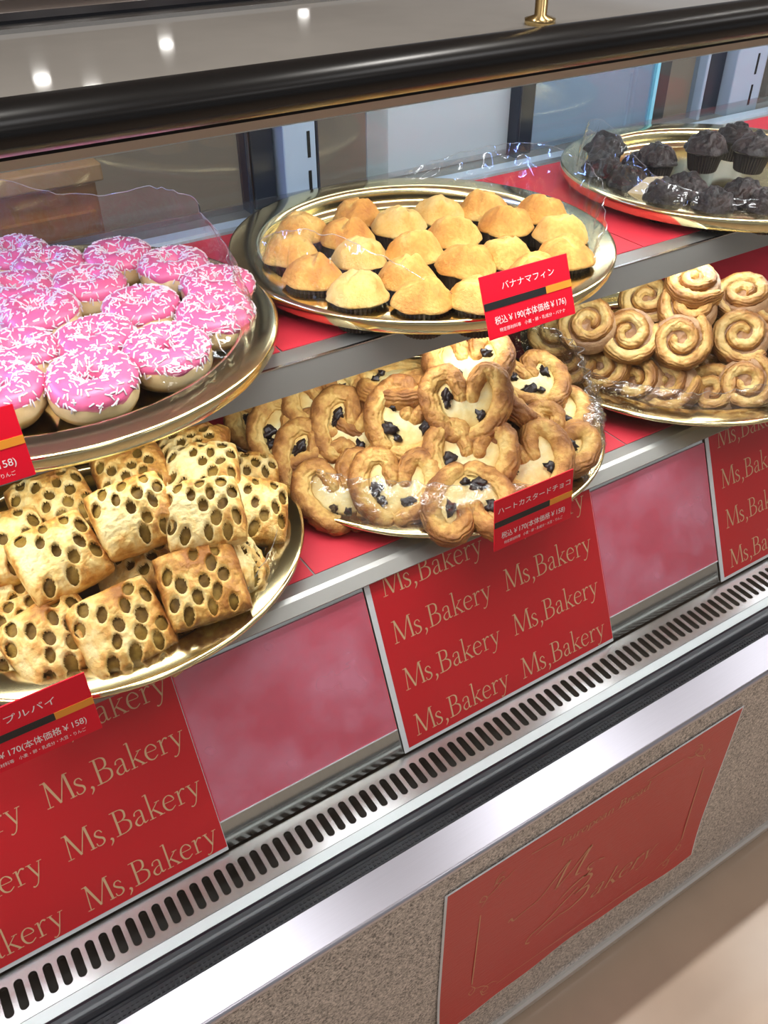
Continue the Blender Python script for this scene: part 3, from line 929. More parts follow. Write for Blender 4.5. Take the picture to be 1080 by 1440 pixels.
# ------------------------------------------------------------------ donuts
rnd = random.Random(5)
DOUGH = pastry('donut_dough', [(0.0, (0.42, 0.20, 0.06)), (0.45, (0.62, 0.36, 0.12)), (0.8, (0.82, 0.62, 0.33))], 90, 0.3, 0.5, 0.2)
ICING = plain('pink_icing', (0.70, 0.125, 0.26), 0.3, spec=0.45, var=0.06, scale=60)
SPRINK = plain('white_sprinkles', (0.76, 0.68, 0.70), 0.45)


def donut_point(th, ph, off, seed):
    a, bx, bz = 0.0214, 0.0130, 0.0165
    c, s = math.cos(ph), math.sin(ph)
    x = (abs(c) ** 0.9) * (1 if c > 0 else -1) * (bx + off)
    z = (abs(s) ** 0.85) * (1 if s > 0 else -1) * (bz + off)
    n = noise.noise(Vector((math.cos(th) * 1.5 + seed, math.sin(th) * 1.5, s * 0.7)))
    r = a + x + 0.0016 * n * (0.6 + c * 0.4)
    z = z + 0.0165 + 0.0012 * noise.noise(Vector((math.cos(th) * 2, math.sin(th) * 2 + seed, 3)))
    return Vector((r * math.cos(th), r * math.sin(th), z))


def make_donut(seed):
    t = thing('iced_donut', 'x', 'donut', group='pink iced donuts on the gold tray')
    nu, nv = 56, 24
    P, A = [], []
    for i in range(nu):
        th = 2 * PI * i / nu
        P.append([])
        for j in range(nv):
            ph = 2 * PI * j / nv
            p = donut_point(th, ph, 0, seed)
            P[-1].append(p)
            A.append(0.75 if abs(math.sin(ph)) < 0.35 else 0.35)
    MB().grid(P, True, True, att=A).build('dough', DOUGH, t, True, True)
    P = []
    for i in range(nu):
        th = 2 * PI * i / nu
        e0 = 0.12 + 0.25 * noise.noise(Vector((math.cos(th) * 2.5, math.sin(th) * 2.5, seed * 3.1)))
        e1 = PI + 0.5
        row = []
        for j in range(19):
            u = j / 18
            ph = e0 + (e1 - e0) * u
            edge = min(u, 1 - u) * 18
            row.append(donut_point(th, ph, 0.0014 if edge >= 1 else -0.0006, seed))
        P.append(row)
    ic = MB().grid(P, cu=True).build('icing', ICING, t, True)
    mb = MB()
    k = 0
    while k < 270:
        th, ph = rnd.uniform(0, 2 * PI), rnd.uniform(0.12, PI - 0.05)
        if rnd.random() > (0.45 + 0.55 * (0.0205 + 0.014 * math.cos(ph)) / 0.0345):
            continue
        p = donut_point(th, ph, 0.0017, seed)
        du = (donut_point(th + 0.02, ph, 0.0017, seed) - p).normalized()
        dv = (donut_point(th, ph + 0.02, 0.0017, seed) - p).normalized()
        nn = du.cross(dv).normalized()
        a = rnd.uniform(0, PI)
        d = du * math.cos(a) + dv * math.sin(a) + nn * rnd.uniform(-0.12, 0.15)
        d.normalize()
        s1 = d.cross(nn).normalized()
        s2 = d.cross(s1)
        L, r = rnd.uniform(0.0020, 0.0032), 0.00068
        V = []
        for q, rr in ((-1, 0.55), (-0.85, 1), (0.85, 1), (1, 0.55)):
            for m in range(5):
                b = 2 * PI * m / 5
                V.append(p + d * L * q + (s1 * math.cos(b) + s2 * math.sin(b)) * r * rr)
        F = [(5 * q + m, 5 * q + (m + 1) % 5, 5 * q + 5 + (m + 1) % 5, 5 * q + 5 + m) for q in range(3) for m in range(5)]
        F += [(4, 3, 2, 1, 0), (15, 16, 17, 18, 19)]
        mb.add(V, F)
        k += 1
    o = mb.build('sprinkles', SPRINK, ic, True)
    o['kind'] = 'stuff'
    return t


DONUT_LABELS = [
    'pink donut at the very front of the tray with its whole ring in view',
    'pink donut at the front right, right neighbour of the frontmost whole ring',
    'pink donut at the right edge of the tray, with its pale dough side showing',
    'pink donut at the right edge of the tray beside the upright plastic film',
    'purplish pink donut at the back right edge, half shaded by film',
    'pink donut in the middle of the tray, right of centre',
    'pink donut just behind the frontmost whole ring, left of the front right donut',
    'violet tinted donut at the back rim, right one of the back pair',
    'violet tinted donut in the second row from the back, between middle and back donuts',
    'violet tinted donut at the back rim, left of the right back donut',
    'pink donut left of the middle donut, two behind the frontmost ring',
    'violet tinted donut near the left picture edge, second row from the back',
    'violet tinted donut in the back left corner of the picture, farthest back',
    'pink donut at the left picture edge, third row, half of it cut off',
    'pink donut at the left picture edge just above the price tag',
]
protos = [make_donut(s) for s in (1.0, 4.3, 8.9)]
rz = random.Random(2)
spread(protos, [(p[0], p[1], UF + 0.0037, p[3], p[4], p[5] + rz.uniform(0, 6)) if False else (p[0], p[1], UF + 0.0037 + 0.4 * abs(p[3]) * 0.03, p[3], p[4], rz.uniform(0, 6)) for p in DONUT_POSES], DONUT_LABELS, [0.98 + 0.04 * rz.random() for _ in DONUT_POSES])

# ------------------------------------------------------------------ muffins
def make_muffin(seed, name, group, top_mat, cup_mat, craggy, peak, brown=0.0):
    t = thing(name, 'x', 'muffin', group=group)
    n = 72
    P = []
    for i in range(n):
        a = 2 * PI * i / n
        fl = 0.0007 * (1 if i % 2 else -1)
        P.append([((r + fl * k) * math.cos(a), (r + fl * k) * math.sin(a), z) for r, z, k in ((0.0, 0.0003, 0), (0.0175, 0.0, 1), (0.0182, 0.001, 1), (0.0236, 0.0262, 1), (0.0226, 0.0264, 1), (0.019, 0.012, 1))])
    MB().grid(P, cu=True).build('paper_cup', cup_mat, t, False)
    nu, nv = 64, 26
    P, A = [], []
    ca = seed * 2.1
    for i in range(nu):
        th = 2 * PI * i / nu
        row = []
        for j in range(nv + 1):
            u = j / nv
            ang = u * PI * 0.5
            if u < 0.2:
                k = u / 0.2
                r, z = 0.0205 + 0.0062 * math.sin(k * PI / 2), 0.0238 + 0.0032 * k
            else:
                k = (u - 0.2) / 0.8
                r = 0.0267 * (1 - k)
                z = 0.027 + peak * (1 - (1 - k) ** 2.6)
            x, y = r * math.cos(th), r * math.sin(th)
            d = 0.0034 * noise.noise(Vector((x * 62 + seed * 7, y * 70, z * 40))) + 0.0008 * noise.noise(Vector((x * 220, y * 220 + seed, z * 220)))
            d += craggy * 0.003 * abs(noise.noise(Vector((x * 95 + seed, y * 95, z * 95 + 3))))
            # crack over the crown
            xr, yr = x * math.cos(ca) + y * math.sin(ca), -x * math.sin(ca) + y * math.cos(ca)
            w_ = yr - 0.004 * math.sin(xr * 210 + seed) - 0.003 * noise.noise(Vector((xr * 150, seed, 0)))
            cr = math.exp(-(w_ / 0.0030) ** 2) * max(0, 1 - (xr / 0.017) ** 2)
            lump = math.exp(-((w_ - 0.006) / 0.0050) ** 2) * max(0, 1 - (xr / 0.017) ** 2)
            k2 = max(0.0, min(1.0, (z - 0.028) / 0.008))
            z2 = z + (d + 0.0024 * lump - 0.0040 * cr) * k2
            r2 = r + d * (0.5 + 0.5 * (1 - k2))
            row.append((r2 * math.cos(th), r2 * math.sin(th), z2))
            A.append(brown + 0.38 + 0.25 * (1 - abs(z - 0.038) / 0.012) - 0.45 * cr * k2 - 0.1 * lump + 0.40 * noise.noise(Vector((x * 55 + seed * 3, y * 55, seed))))
        P.append(row)
    MB().grid(P, cu=True, att=A).build('muffin_top', top_mat, t, True, True)
    return t


CUP = plain('dark_paper_cup', (0.035, 0.018, 0.010), 0.6)
BAN = pastry('banana_muffin_crumb', [(0.05, (0.80, 0.58, 0.22)), (0.4, (0.78, 0.47, 0.13)), (0.7, (0.66, 0.31, 0.065)), (1.0, (0.50, 0.19, 0.04))], 300, 0.40, 0.65, 0.9)
MUFFIN_LABELS = [
    'banana muffin at the back left of the tray, behind the leftmost muffin',
    'banana muffin in the back row, second from the left',
    'banana muffin in the back row, at its middle',
    'banana muffin in the back row, fourth from the left with cracked top',
    'pale banana muffin in the back row at the right end',
    'pale banana muffin at the far left edge of the tray',
    'banana muffin left of centre in the second row from the back',
    'pale banana muffin in the second row behind the tray centre, with a ridge on top',
    'smooth banana muffin in the second row, right of the tray centre',
    'browner banana muffin in the second row at right, front of the cracked one',
    'banana muffin at the right edge, front of the pale back right muffin',
    'browner banana muffin at the left front of the tray, behind the front row',
    'banana muffin in the third row, left of the tray centre',
    'browner banana muffin right at the tray centre, third row',
    'banana muffin with a split lobe just left of the price tag, third row',
    'smooth golden banana muffin directly behind the price tag',
    'banana muffin at the right front edge, above the right corner of the price tag',
    'golden banana muffin in the front row, its leftmost',
    'browner banana muffin behind the front row, between its two left muffins',
    'banana muffin at the very front middle of the tray',
    'pale banana muffin in the front row half covered by the price tag',
    'pale banana muffin peeking over the top edge of the price tag',
]
protos = [make_muffin(s, 'banana_muffin', 'banana muffins on the gold tray', BAN, CUP, 0.35, 0.0195, br) for s, br in ((1.0, 0.0), (2.7, 0.16), (5.2, -0.12), (9.1, 0.05), (12.3, 0.24))]
spread(protos, [(p[0], p[1], UF + 0.0037, 0, 0, p[5]) for p in MUFFIN_POSES], MUFFIN_LABELS, [1.02 + 0.07 * rz.random() for _ in MUFFIN_POSES])
CHOCO = pastry('chocolate_crumb', [(0.0, (0.006, 0.003, 0.002)), (0.5, (0.013, 0.006, 0.005)), (1.0, (0.035, 0.016, 0.012))], 200, 0.6, 0.33, 1.6, coat=0.15)
CCUP = plain('brown_paper_cup', (0.010, 0.005, 0.004), 0.6)
CHOC_LABELS = [
    'chocolate muffin at the back left of the tray by the rim',
    'chocolate muffin at the left edge of the tray, second from the back',
    'craggy chocolate muffin at the front left of the tray',
    'chocolate muffin in the middle of the tray with a pale reflection across it',
    'chocolate muffin raised on the pile with its paper cup side in view',
    'chocolate muffin at the back of the tray, behind the raised ones',
    'chocolate muffin raised on the pile at the right picture edge',
    'chocolate muffin at the front rim, left of the large front one',
    'large craggy chocolate muffin at the front rim, nearest the viewer',
    'chocolate muffin squeezed behind the two front rim muffins',
    'reddish brown chocolate muffin at the front right, under the raised ones',
    'chocolate muffin at the right picture edge at the front rim',
    'chocolate muffin half hidden between the left edge muffins and the middle one',
]
protos = [make_muffin(s, 'chocolate_muffin', 'chocolate muffins on the gold tray', CHOCO, CCUP, 2.0, 0.020) for s in (3.0, 6.7, 11.2)]
spread(protos, [(p[0], p[1], max(p[2], UF + 0.0037), p[3], p[4], p[5]) for p in CHOC_POSES], CHOC_LABELS, [0.9] * len(CHOC_POSES))

# ------------------------------------------------------------------ dough tubes (hearts, spirals)
def dough_tube(path, hw, hh, seed, nc=16, flat=2.6, center=(0, 0), rough=0.0012, up=0.0):
    """path on the local xy plane, half widths and half heights along it; bake and layer attributes included"""
    n = len(path)
    mb = MB()
    P, A, Ly = [], [], []
    for i, p in enumerate(path):
        t = (path[min(i + 1, n - 1)] - path[max(i - 1, 0)]).normalized()
        nn = Vector((-t.y, t.x, 0))
        u = i / (n - 1)
        cap = min(1.0, math.sqrt(max(0.0, 1 - (1 - min(u, 1 - u) * n / 5.0) ** 2))) if min(u, 1 - u) * n < 5 else 1.0
        w_, h_ = lerp_list(hw, u) * max(cap, 0.03), lerp_list(hh, u) * max(cap, 0.03)
        row = []
        for j in range(nc):
            a = 2 * PI * j / nc
            c, s = math.cos(a), math.sin(a)
            cx = (abs(c) ** (2 / flat)) * (1 if c > 0 else -1)
            sz = (abs(s) ** (2 / flat)) * (1 if s > 0 else -1)
            q = p + nn * w_ * cx + Vector((0, 0, h_ * sz))
            d = rough * noise.noise(Vector((q.x * 110 + seed * 5, q.y * 110, q.z * 110))) + rough * 0.6 * noise.noise(Vector((q.x * 300, q.y * 300 + seed, q.z * 300)))
            out = nn * cx + Vector((0, 0, sz))
            q = q + out.normalized() * d
            o2 = (q - Vector((center[0], center[1], 0)))
            o2.z = 0
            o2 = o2.normalized() if o2.length > 1e-6 else Vector((0, 0, 0))
            side = (nn * cx).dot(o2)
            row.append(q)
            A.append(0.47 + 0.36 * side + 0.16 * max(0, sz) * abs(side) + 0.3 * noise.noise(Vector((q.x * 45 + seed * 2, q.y * 45, q.z * 25))))
            Ly.append(sz * 1.0 + cx * 0.5)
        P.append(row)
    mb.grid(P, cv=True, att=A)
    c0, c1 = len(mb.v), len(mb.v) + 1
    f0 = tuple(range(nc - 1, -1, -1))
    f1 = tuple((n - 1) * nc + j for j in range(nc))
    mb.f += [f0, f1]
    mb.m += [0, 0]
    return mb, Ly


def finish_tube(parts, name, mat, parent):
    mb = MB()
    Ly = []
    for b, l in parts:
        base = len(mb.v)
        mb.v += b.v
        mb.f += [tuple(i + base for i in f) for f in b.f]
        mb.m += b.m
        mb.a += b.a
        Ly += l
    me = mb.mesh(name, [mat], True, True)
    a = me.attributes.new('layer', 'FLOAT', 'POINT')
    a.data.foreach_set('value', Ly)
    return link(name, me, parent)


def blob(mb, c, r, seed, sc=(1, 1, 1), amp=0.25, n=10):
    P = []
    for i in range(n):
        th = 2 * PI * i / n
        row = []
        for j in range(n // 2 + 2):
            ph = -PI / 2 + PI * j / (n // 2 + 1)
            d = Vector((math.cos(ph) * math.cos(th), math.cos(ph) * math.sin(th), math.sin(ph)))
            k = r * (1 + amp * noise.noise(d * 1.7 + Vector((seed, 0, 0))))
            row.append(Vector(c) + Vector((d.x * sc[0], d.y * sc[1], d.z * sc[2])) * k)
        P.append(row)
    return mb.grid(P, cu=True)


PUFF = pastry('puff_pastry', [(0.05, (0.84, 0.62, 0.24)), (0.33, (0.74, 0.45, 0.13)), (0.58, (0.52, 0.24, 0.06)), (0.9, (0.27, 0.10, 0.025))], 190, 0.6, 0.45, 1.0, layers=14)
CREAM = pastry('custard_cream', [(0.0, (0.86, 0.78, 0.48)), (0.35, (0.85, 0.66, 0.28)), (0.8, (0.70, 0.42, 0.13))], 140, 0.6, 0.4, 0.35)
CHIP = plain('chocolate_chip', (0.018, 0.010, 0.010), 0.35, bumpy=0.4, scale=400)


def make_palmier(seed):
    t = thing('heart_pastry', 'x', 'pastry', group='heart shaped custard pastries on the gold tray')
    r_ = random.Random(int(seed * 10))
    jig = lambda k=0.0015: r_.uniform(-k, k)
    half = [(0.0, -0.034), (0.016, -0.029), (0.031, -0.013), (0.0375, 0.008), (0.033, 0.027), (0.021, 0.033), (0.010, 0.026), (0.0065, 0.012), (0.0065, 0.0)]
    parts = []
    for s in (1, -1):
        pts = [(s * (x + jig()) + (0 if i else -s * x), y + jig(), 0) for i, (x, y) in enumerate(half)]
        pts[0] = (-s * 0.003, -0.034, 0)
        path = catmull(pts, 64)
        path = [p + Vector((0, 0, 0.001 * math.sin(i * 0.1 + seed))) for i, p in enumerate(path)]
        parts.append(dough_tube(path, [0.0095, 0.0112, 0.0116, 0.0112, 0.0098, 0.0082], [0.0110, 0.0120, 0.0125, 0.0120, 0.0115, 0.010], seed + s, nc=24, flat=2.3, rough=0.0017))
    finish_tube(parts, 'pastry_coil', PUFF, t)
    # custard bed inside the heart
    n = 40
    P, A = [], []
    outline = catmull([(x, y, 0) for x, y in half[:6]], n // 2)
    ring = [Vector((p.x, p.y, 0)) for p in outline] + [Vector((0, 0.022, 0))] + [Vector((-p.x, p.y, 0)) for p in reversed(outline)]
    for p in ring:
        row = []
        for j in range(7):
            k = j / 6
            q = p * k * 0.98
            z = 0.0035 + 0.0035 * (1 - k * k) + 0.0015 * noise.noise(Vector((q.x * 120 + seed, q.y * 120, 0)))
            row.append((q.x, q.y, z if j < 6 else -0.009))
            A.append(0.25 + 0.4 * k * k + 0.3 * noise.noise(Vector((q.x * 60 + seed, q.y * 60, 1))))
        P.append(row)
    cu = MB().grid(P, cu=True, att=A).build('custard', CREAM, t, True, True)
    spots = [(0.019, 0.008), (-0.019, 0.010), (0.014, -0.013), (-0.012, -0.014), (-0.020, -0.002), (0.002, -0.020)]
    r_.shuffle(spots)
    for k in range(r_.choice((2, 3, 3, 4))):
        x, y = spots[k]
        mb = MB()
        blob(mb, (x + jig(), y + jig(), 0.0078), r_.uniform(0.0036, 0.0064), seed + k, (r_.uniform(0.7, 1.5), r_.uniform(0.7, 1.6), 0.6), 1.0, 14)
        mb.build('chocolate_chip', CHIP, cu, True)
    return t


PALMIER_LABELS = [
    'large upright heart pastry near the top middle of the pile, facing the viewer squarely',
    'cream coloured heart pastry topmost at the back, with chips in both lobes',
    'heart pastry at the front middle of the pile, facing the viewer, chips in both lobes',
    'rounded heart pastry left of the large upright heart, its notch turned to the right',
    'heart pastry left of the rounded one, with two chips low in its cream',
    'yellow heart pastry at the upper left with a single large chip on its left',
    'heart pastry at the left edge with its notch turned right',
    'shaded heart pastry at the far left edge behind the film',
    'heart pastry at the lower left, one long chip in its cream',
    'small looking heart pastry at the front left, tucked beside the front middle heart',
    'wide heart pastry directly below the large upright one, chips on its left',
    'upside down heart pastry at the front, left of the price tag',
    'heart pastry right behind the upper edge of the price tag',
    'heart pastry at the right edge, above the right corner of the price tag',
    'pale heart pastry on the right slope, second from the right edge top',
    'pale heart pastry at the upper right of the pile, beside the price tag above',
    'heart pastry seen from its side, right of the large upright heart',
    'heart pastry lying flat and seen edge on, at the back under the shelf edge',
    'half hidden heart pastry behind the front middle heart',
    'brown sided heart pastry squeezed between the large upright heart and the right slope',
    'heart pastry turned sideways with one big lobe up, left behind the rounded heart',
]
protos = [make_palmier(s) for s in (1.0, 3.3, 7.1, 9.6)]
spread(protos, PALMIER_POSES, PALMIER_LABELS, [0.98, 0.98, 1.0] + [0.96 + 0.06 * rz.random() for _ in PALMIER_POSES[3:]])

SWIRL = pastry('spiral_bun_dough', [(0.05, (0.84, 0.64, 0.29)), (0.35, (0.74, 0.48, 0.16)), (0.62, (0.54, 0.27, 0.07)), (0.95, (0.30, 0.12, 0.03))], 190, 0.5, 0.36, 0.9, layers=16, coat=0.12)
SUGAR = pastry('cinnamon_filling', [(0.0, (0.30, 0.14, 0.055)), (0.5, (0.42, 0.22, 0.10)), (1.0, (0.58, 0.36, 0.18))], 200, 0.8, 0.3, 0.8, coat=0.3)


def make_swirl(seed):
    t = thing('spiral_bun', 'x', 'bun', group='cinnamon spiral buns on the gold tray')
    n = 150
    path = []
    turns = 1.80 + 0.12 * math.sin(seed * 3)
    for i in range(n):
        u = i / (n - 1)
        a = u ** 0.75 * turns * 2 * PI + seed
        r = 0.0050 + (0.0315 - 0.0050) * u ** 0.85
        wob = 1 + 0.04 * noise.noise(Vector((math.cos(a) * 1.3, math.sin(a) * 1.3, seed + u)))
        path.append(Vector((r * math.cos(a) * wob, r * math.sin(a) * wob, 0.0035 * (1 - u) + 0.0012 * noise.noise(Vector((a, seed, 0))))))
    finish_tube([dough_tube(path, [0.0050, 0.0062, 0.0068, 0.0072, 0.0076, 0.0055], [0.010, 0.0115, 0.012, 0.0125, 0.0125, 0.009], seed, 20, 3.4, rough=0.0016)], 'dough_spiral', SWIRL, t)
    P, A = [], []
    for i in range(40):
        th = 2 * PI * i / 40
        row = []
        for j in range(9):
            r = 0.032 * j / 8
            z = 0.0070 + 0.0022 * noise.noise(Vector((r * math.cos(th) * 160 + seed, r * math.sin(th) * 160, 0)))
            row.append((r * math.cos(th), r * math.sin(th), z if j < 8 else -0.009))
            A.append(0.5)
        P.append(row)
    MB().grid(P, cu=True, att=A).build('cinnamon_filling', SUGAR, t, True, True)
    return t


SWIRL_LABELS = [
    'spiral bun in the middle of the pile, left of the glossy brown ringed one',
    'glossy brown ringed spiral bun at the centre of the pile, facing the viewer',
    'spiral bun at the top of the pile, above the centre bun',
    'large faced spiral bun at the right, level with the centre bun',
    'spiral bun at the front right rim of the tray, lowest facing the viewer',
    'spiral bun at the upper left of the pile',
    'shaded spiral bun at the far left edge behind the price tag',
    'spiral bun low at the left edge, turned away to the left',
    'bun seen from its side at the front left, second along the rim',
    'bun seen from its side at the front rim, third along',
    'bun seen from its side at the front rim, fourth along',
    'bun lying on its side at the front rim, left of the front right spiral',
    'spiral bun behind the top ones at left, under the shelf edge',
    'pale bun topmost at the back of the pile',
    'large striped bun at the upper right, seen from its side',
    'small visible piece of bun in the gap beneath the centre bun',
    'spiral bun at the right picture edge behind the large faced one',
]
protos = [make_swirl(s) for s in (0.4, 2.2, 4.9)]
spread(protos, SWIRL_POSES, SWIRL_LABELS, [1.02 + 0.06 * rz.random() for _ in SWIRL_POSES])

# ------------------------------------------------------------------ lattice apple pies
CRUST = pastry('lattice_crust', [(0.0, (0.90, 0.70, 0.32)), (0.35, (0.84, 0.56, 0.18)), (0.62, (0.66, 0.33, 0.07)), (0.95, (0.38, 0.14, 0.025))], 150, 0.95, 0.40, 1.0, coat=0.10)
APPLE = pastry('apple_filling', [(0.0, (0.05, 0.025, 0.006)), (0.5, (0.20, 0.11, 0.02)), (1.0, (0.40, 0.25, 0.05))], 130, 0.9, 0.45, 0.5, spec=0.15)


def make_pie(seed, brown):
    t = thing('lattice_apple_pie', 'x', 'pie', group='lattice apple pies on the gold tray')
    r_ = random.Random(int(seed * 10))
    hs = 0.0345
    holes = []
    for a in range(-2, 3):
        for b in range(-2, 3):
            x = (b + (0.5 if a % 2 else 0)) * 0.0185 + r_.uniform(-0.0015, 0.0015)
            y = a * 0.0122 + r_.uniform(-0.0012, 0.0012)
            if abs(x) < 0.0285 and abs(y) < 0.0275 and r_.random() < 0.82:
                holes.append((x, y, r_.uniform(0.0036, 0.0048), r_.uniform(0.0058, 0.0074), r_.uniform(-0.45, 0.05)))
    n = 84

    def sq(u, v):
        k = 1.0 - 0.06 * (abs(u) ** 3 * abs(v) ** 3) + 0.03 * noise.noise(Vector((u * 1.2 + seed, v * 1.2, 0)))
        return u * hs * k, v * hs * k * 0.96

    def hgt(u, v):
        e = (1 - abs(u) ** 3.2) * (1 - abs(v) ** 3.2)
        return max(0.0, e) ** 0.5

    V, A, F = [], [], []
    dep = []
    for i in range(n + 1):
        for j in range(n + 1):
            u, v = -1 + 2 * i / n, -1 + 2 * j / n
            x, y = sq(u, v)
            z = 0.0150 * hgt(u, v) + 0.0022 * noise.noise(Vector((x * 60 + seed, y * 60, 0))) + 0.0010 * noise.noise(Vector((x * 200 + seed, y * 200, 0))) + 0.0005 * noise.noise(Vector((x * 480 + seed, y * 480, 0)))
            g = 9
            for hx, hy, ra, rb, an in holes:
                dx, dy = x - hx, y - hy
                ca, sa = math.cos(an), math.sin(an)
                g = min(g, math.hypot((dx * ca + dy * sa) / ra, (-dx * sa + dy * ca) / rb))
            if g < 1.45:
                k = max(0.0, (1.45 - g) / 0.45)
                z -= 0.0030 * min(k, 1.0) ** 2 + (0.002 if g < 1 else 0)
            edge = max(abs(u), abs(v))
            V.append((x, y, z))
            dep.append(g)
            A.append(brown - 0.10 + 0.40 * (edge ** 5) + 0.10 * (1 if 1.4 < g < 2.1 else 0) - 0.15 * (1 if g < 1.3 else 0) + 0.5 * noise.noise(Vector((x * 40 + seed * 4, y * 40, 2))))
    for i in range(n):
        for j in range(n):
            q = (i * (n + 1) + j, (i + 1) * (n + 1) + j, (i + 1) * (n + 1) + j + 1, i * (n + 1) + j + 1)
            if sum(dep[k] for k in q) / 4 > 1.0:
                F.append(q)
    mb = MB()
    mb.add(V, F, 0, A)
    # side and base of the crust
    m2 = 24
    P, A2 = [], []
    rim = []
    for i in range(m2):
        rim.append((-1 + 2 * i / m2, -1))
    for i in range(m2):
        rim.append((1, -1 + 2 * i / m2))
    for i in range(m2):
        rim.append((1 - 2 * i / m2, 1))
    for i in range(m2):
        rim.append((-1, 1 - 2 * i / m2))
    for u, v in rim:
        x, y = sq(u, v)
        row = []
        for k, z in ((1.0, 0.0006), (1.02, -0.003), (1.0, -0.008), (0.98, -0.012), (0.92, -0.0155), (0.0, -0.0155)):
            nz = 0.0008 * noise.noise(Vector((x * 150, y * 150, z * 500 + seed)))
            row.append((x * k + nz, y * k + nz, z))
            A2.append(brown + 0.2 + 0.3 * noise.noise(Vector((x * 60, y * 60, z * 700 + seed))))
        P.append(row)
    mb.grid(P, cu=True, att=A2)
    mb.build('crust', CRUST, t, True, True)
    P, A = [], []
    for i in range(25):
        row = []
        for j in range(25):
            u, v = -0.93 + 1.86 * i / 24, -0.93 + 1.86 * j / 24
            x, y = sq(u, v)
            row.append((x, y, 0.0150 * hgt(u, v) - 0.0060 + 0.0022 * noise.noise(Vector((x * 140 + seed, y * 140, 5)))))
            A.append(0.5)
        P.append(row)
    MB().grid(P, att=A).build('apple_filling', APPLE, t, True, True)
    return t


PIE_LABELS = [
    'golden lattice apple pie at the very front of the pile, right of the price tag',
    'large golden lattice pie in the left middle of the pile, facing the viewer',
    'golden lattice pie in the upper middle of the pile, facing the viewer',
    'pale lattice pie at the upper right of the pile, square to the viewer',
    'darkest brown lattice pie at the right front of the pile',
    'lattice pie at the front, directly above the price tag corner',
    'lattice pie at the far right edge, leaning against the pile',
    'lattice pie wedged upright at the right edge, seen narrow',
    'pale lattice pie topmost at the back right under the shelf edge',
    'pale lattice pie topmost at the back middle under the shelf edge',
    'pale lattice pie topmost at the back left under the shelf edge',
    'lattice pie lying edge on in the middle, between the upper and the front pies',
    'lattice pie at the left picture edge in the middle of the pile, half cut off',
    'lattice pie at the left picture edge at the front, beside the tag corner pie',
    'small visible corner of a lattice pie farthest back under the shelf',
    'lattice pie lying flat at the bottom right front, mostly hidden under others',
    'lattice pie at the left picture edge high in the pile, only a strip in view',
    'small visible piece of lattice pie behind the far right one',
    'lattice pie flat on the tray in the dark gap below the edge on one',
]
protos = [make_pie(s, b) for s, b in ((1.0, 0.40), (2.6, 0.30), (5.5, 0.30), (8.2, 0.12), (9.4, 0.62))]
spread(protos, PIE_POSES, PIE_LABELS, [(1.05 if i in (0, 5) else 0.98) + 0.04 * rz.random() for i in range(len(PIE_POSES))])

# ------------------------------------------------------------------ price tags
SMALL = '特定原材料等　小麦・卵・乳成分・大豆・りんご'


def price_tag(label, x_right, y_bot, z_bot, dy, dz, wd, title, price, small, clip_y, clip_z, title_w, title_x):
    ht = math.hypot(dy, dz)
    t = thing('price_tag', label, 'price tag', (x_right - wd, y_bot, z_bot), (math.atan2(dz, dy), 0, 0), group='red price tags at the tray rims')
    bevel(MB().box(0, wd, 0, ht, -0.0012, 0).build('card', RED_CARD, t), 0.0003)
    s = ht / 0.055
    MB().box(0, wd * 0.70, ht * 0.46, ht * 0.575, 0.0, 0.0003).build('black_bar', BLACK_INK, t)
    MB().box(wd * 0.70, wd, ht * 0.46, ht * 0.575, 0.0, 0.0003).build('orange_bar', ORANGE_INK, t)
    if title:
        font_mesh('name_lettering', title, ht * 0.135, WHITE_INK, t, title_x * wd, ht * 0.73, title_w * wd, 0.0005)
    font_mesh('price_lettering', price, ht * 0.14, WHITE_INK, t, wd * 0.085, ht * 0.22, wd * 0.82, 0.0005, bold=0.003)
    font_mesh('allergen_lettering', small, ht * 0.068, WHITE_INK, t, wd * 0.12, ht * 0.09, wd * 0.76, 0.0005)
    # clear clip from the card back to the tray rim
    a, n_ = Vector((0, 0.006, -0.0014)), Vector((0, 0, 0))
    rot = Matrix.Rotation(-math.atan2(dz, dy), 3, 'X')
    rim = rot @ Vector((0, clip_y - y_bot, clip_z - z_bot))
    cx = wd * 0.5
    mb = MB()
    prof = [(0.002, -0.0014), (0.022, -0.0014), (0.022, -0.0024), (rim.y + 0.001, rim.z - 0.004), (rim.y + 0.001, rim.z - 0.006), (rim.y - 0.001, rim.z - 0.006), (0.002, -0.0026)]
    v = [(cx - 0.008, p, q_) for p, q_ in prof] + [(cx + 0.008, p, q_) for p, q_ in prof]
    k = len(prof)
    mb.add(v, [(i, (i + 1) % k, k + (i + 1) % k, k + i) for i in range(k)] + [tuple(range(k - 1, -1, -1)), tuple(range(k, 2 * k))])
    mb.build('clear_clip', CLIP, t)
    return t


price_tag('red price tag in front of the banana muffin tray', 0.5285, 0.5147, 0.9220, 0.0205, 0.0480, 0.095, 'バナナマフィン', '税込￥190(本体価格￥176)', '特定原材料等　小麦・卵・乳成分・バナナ', 0.541, 0.9228, 0.60, 0.22)
price_tag('red price tag in front of the heart pastry tray', 0.5250, 0.4800, 0.7180, 0.0060, 0.0560, 0.096, 'ハートカスタードチョコ', '税込￥170(本体価格￥158)', SMALL, 0.498, 0.7205, 0.92, 0.04)
price_tag('red price tag in front of the lattice pie tray at lower left', 0.0500, 0.4820, 0.7160, 0.0080, 0.0550, 0.096, 'アップルパイ', '税込￥170(本体価格￥158)', SMALL, 0.497, 0.7316, 0.58, 0.16)
price_tag('red price tag cut by the left picture edge, in front of the donut tray', 0.0610, 0.5150, 0.9300, 0.0120, 0.0470, 0.095, '', '税込￥170(本体価格￥158)', SMALL, 0.556, 0.9228, 0.6, 0.2)

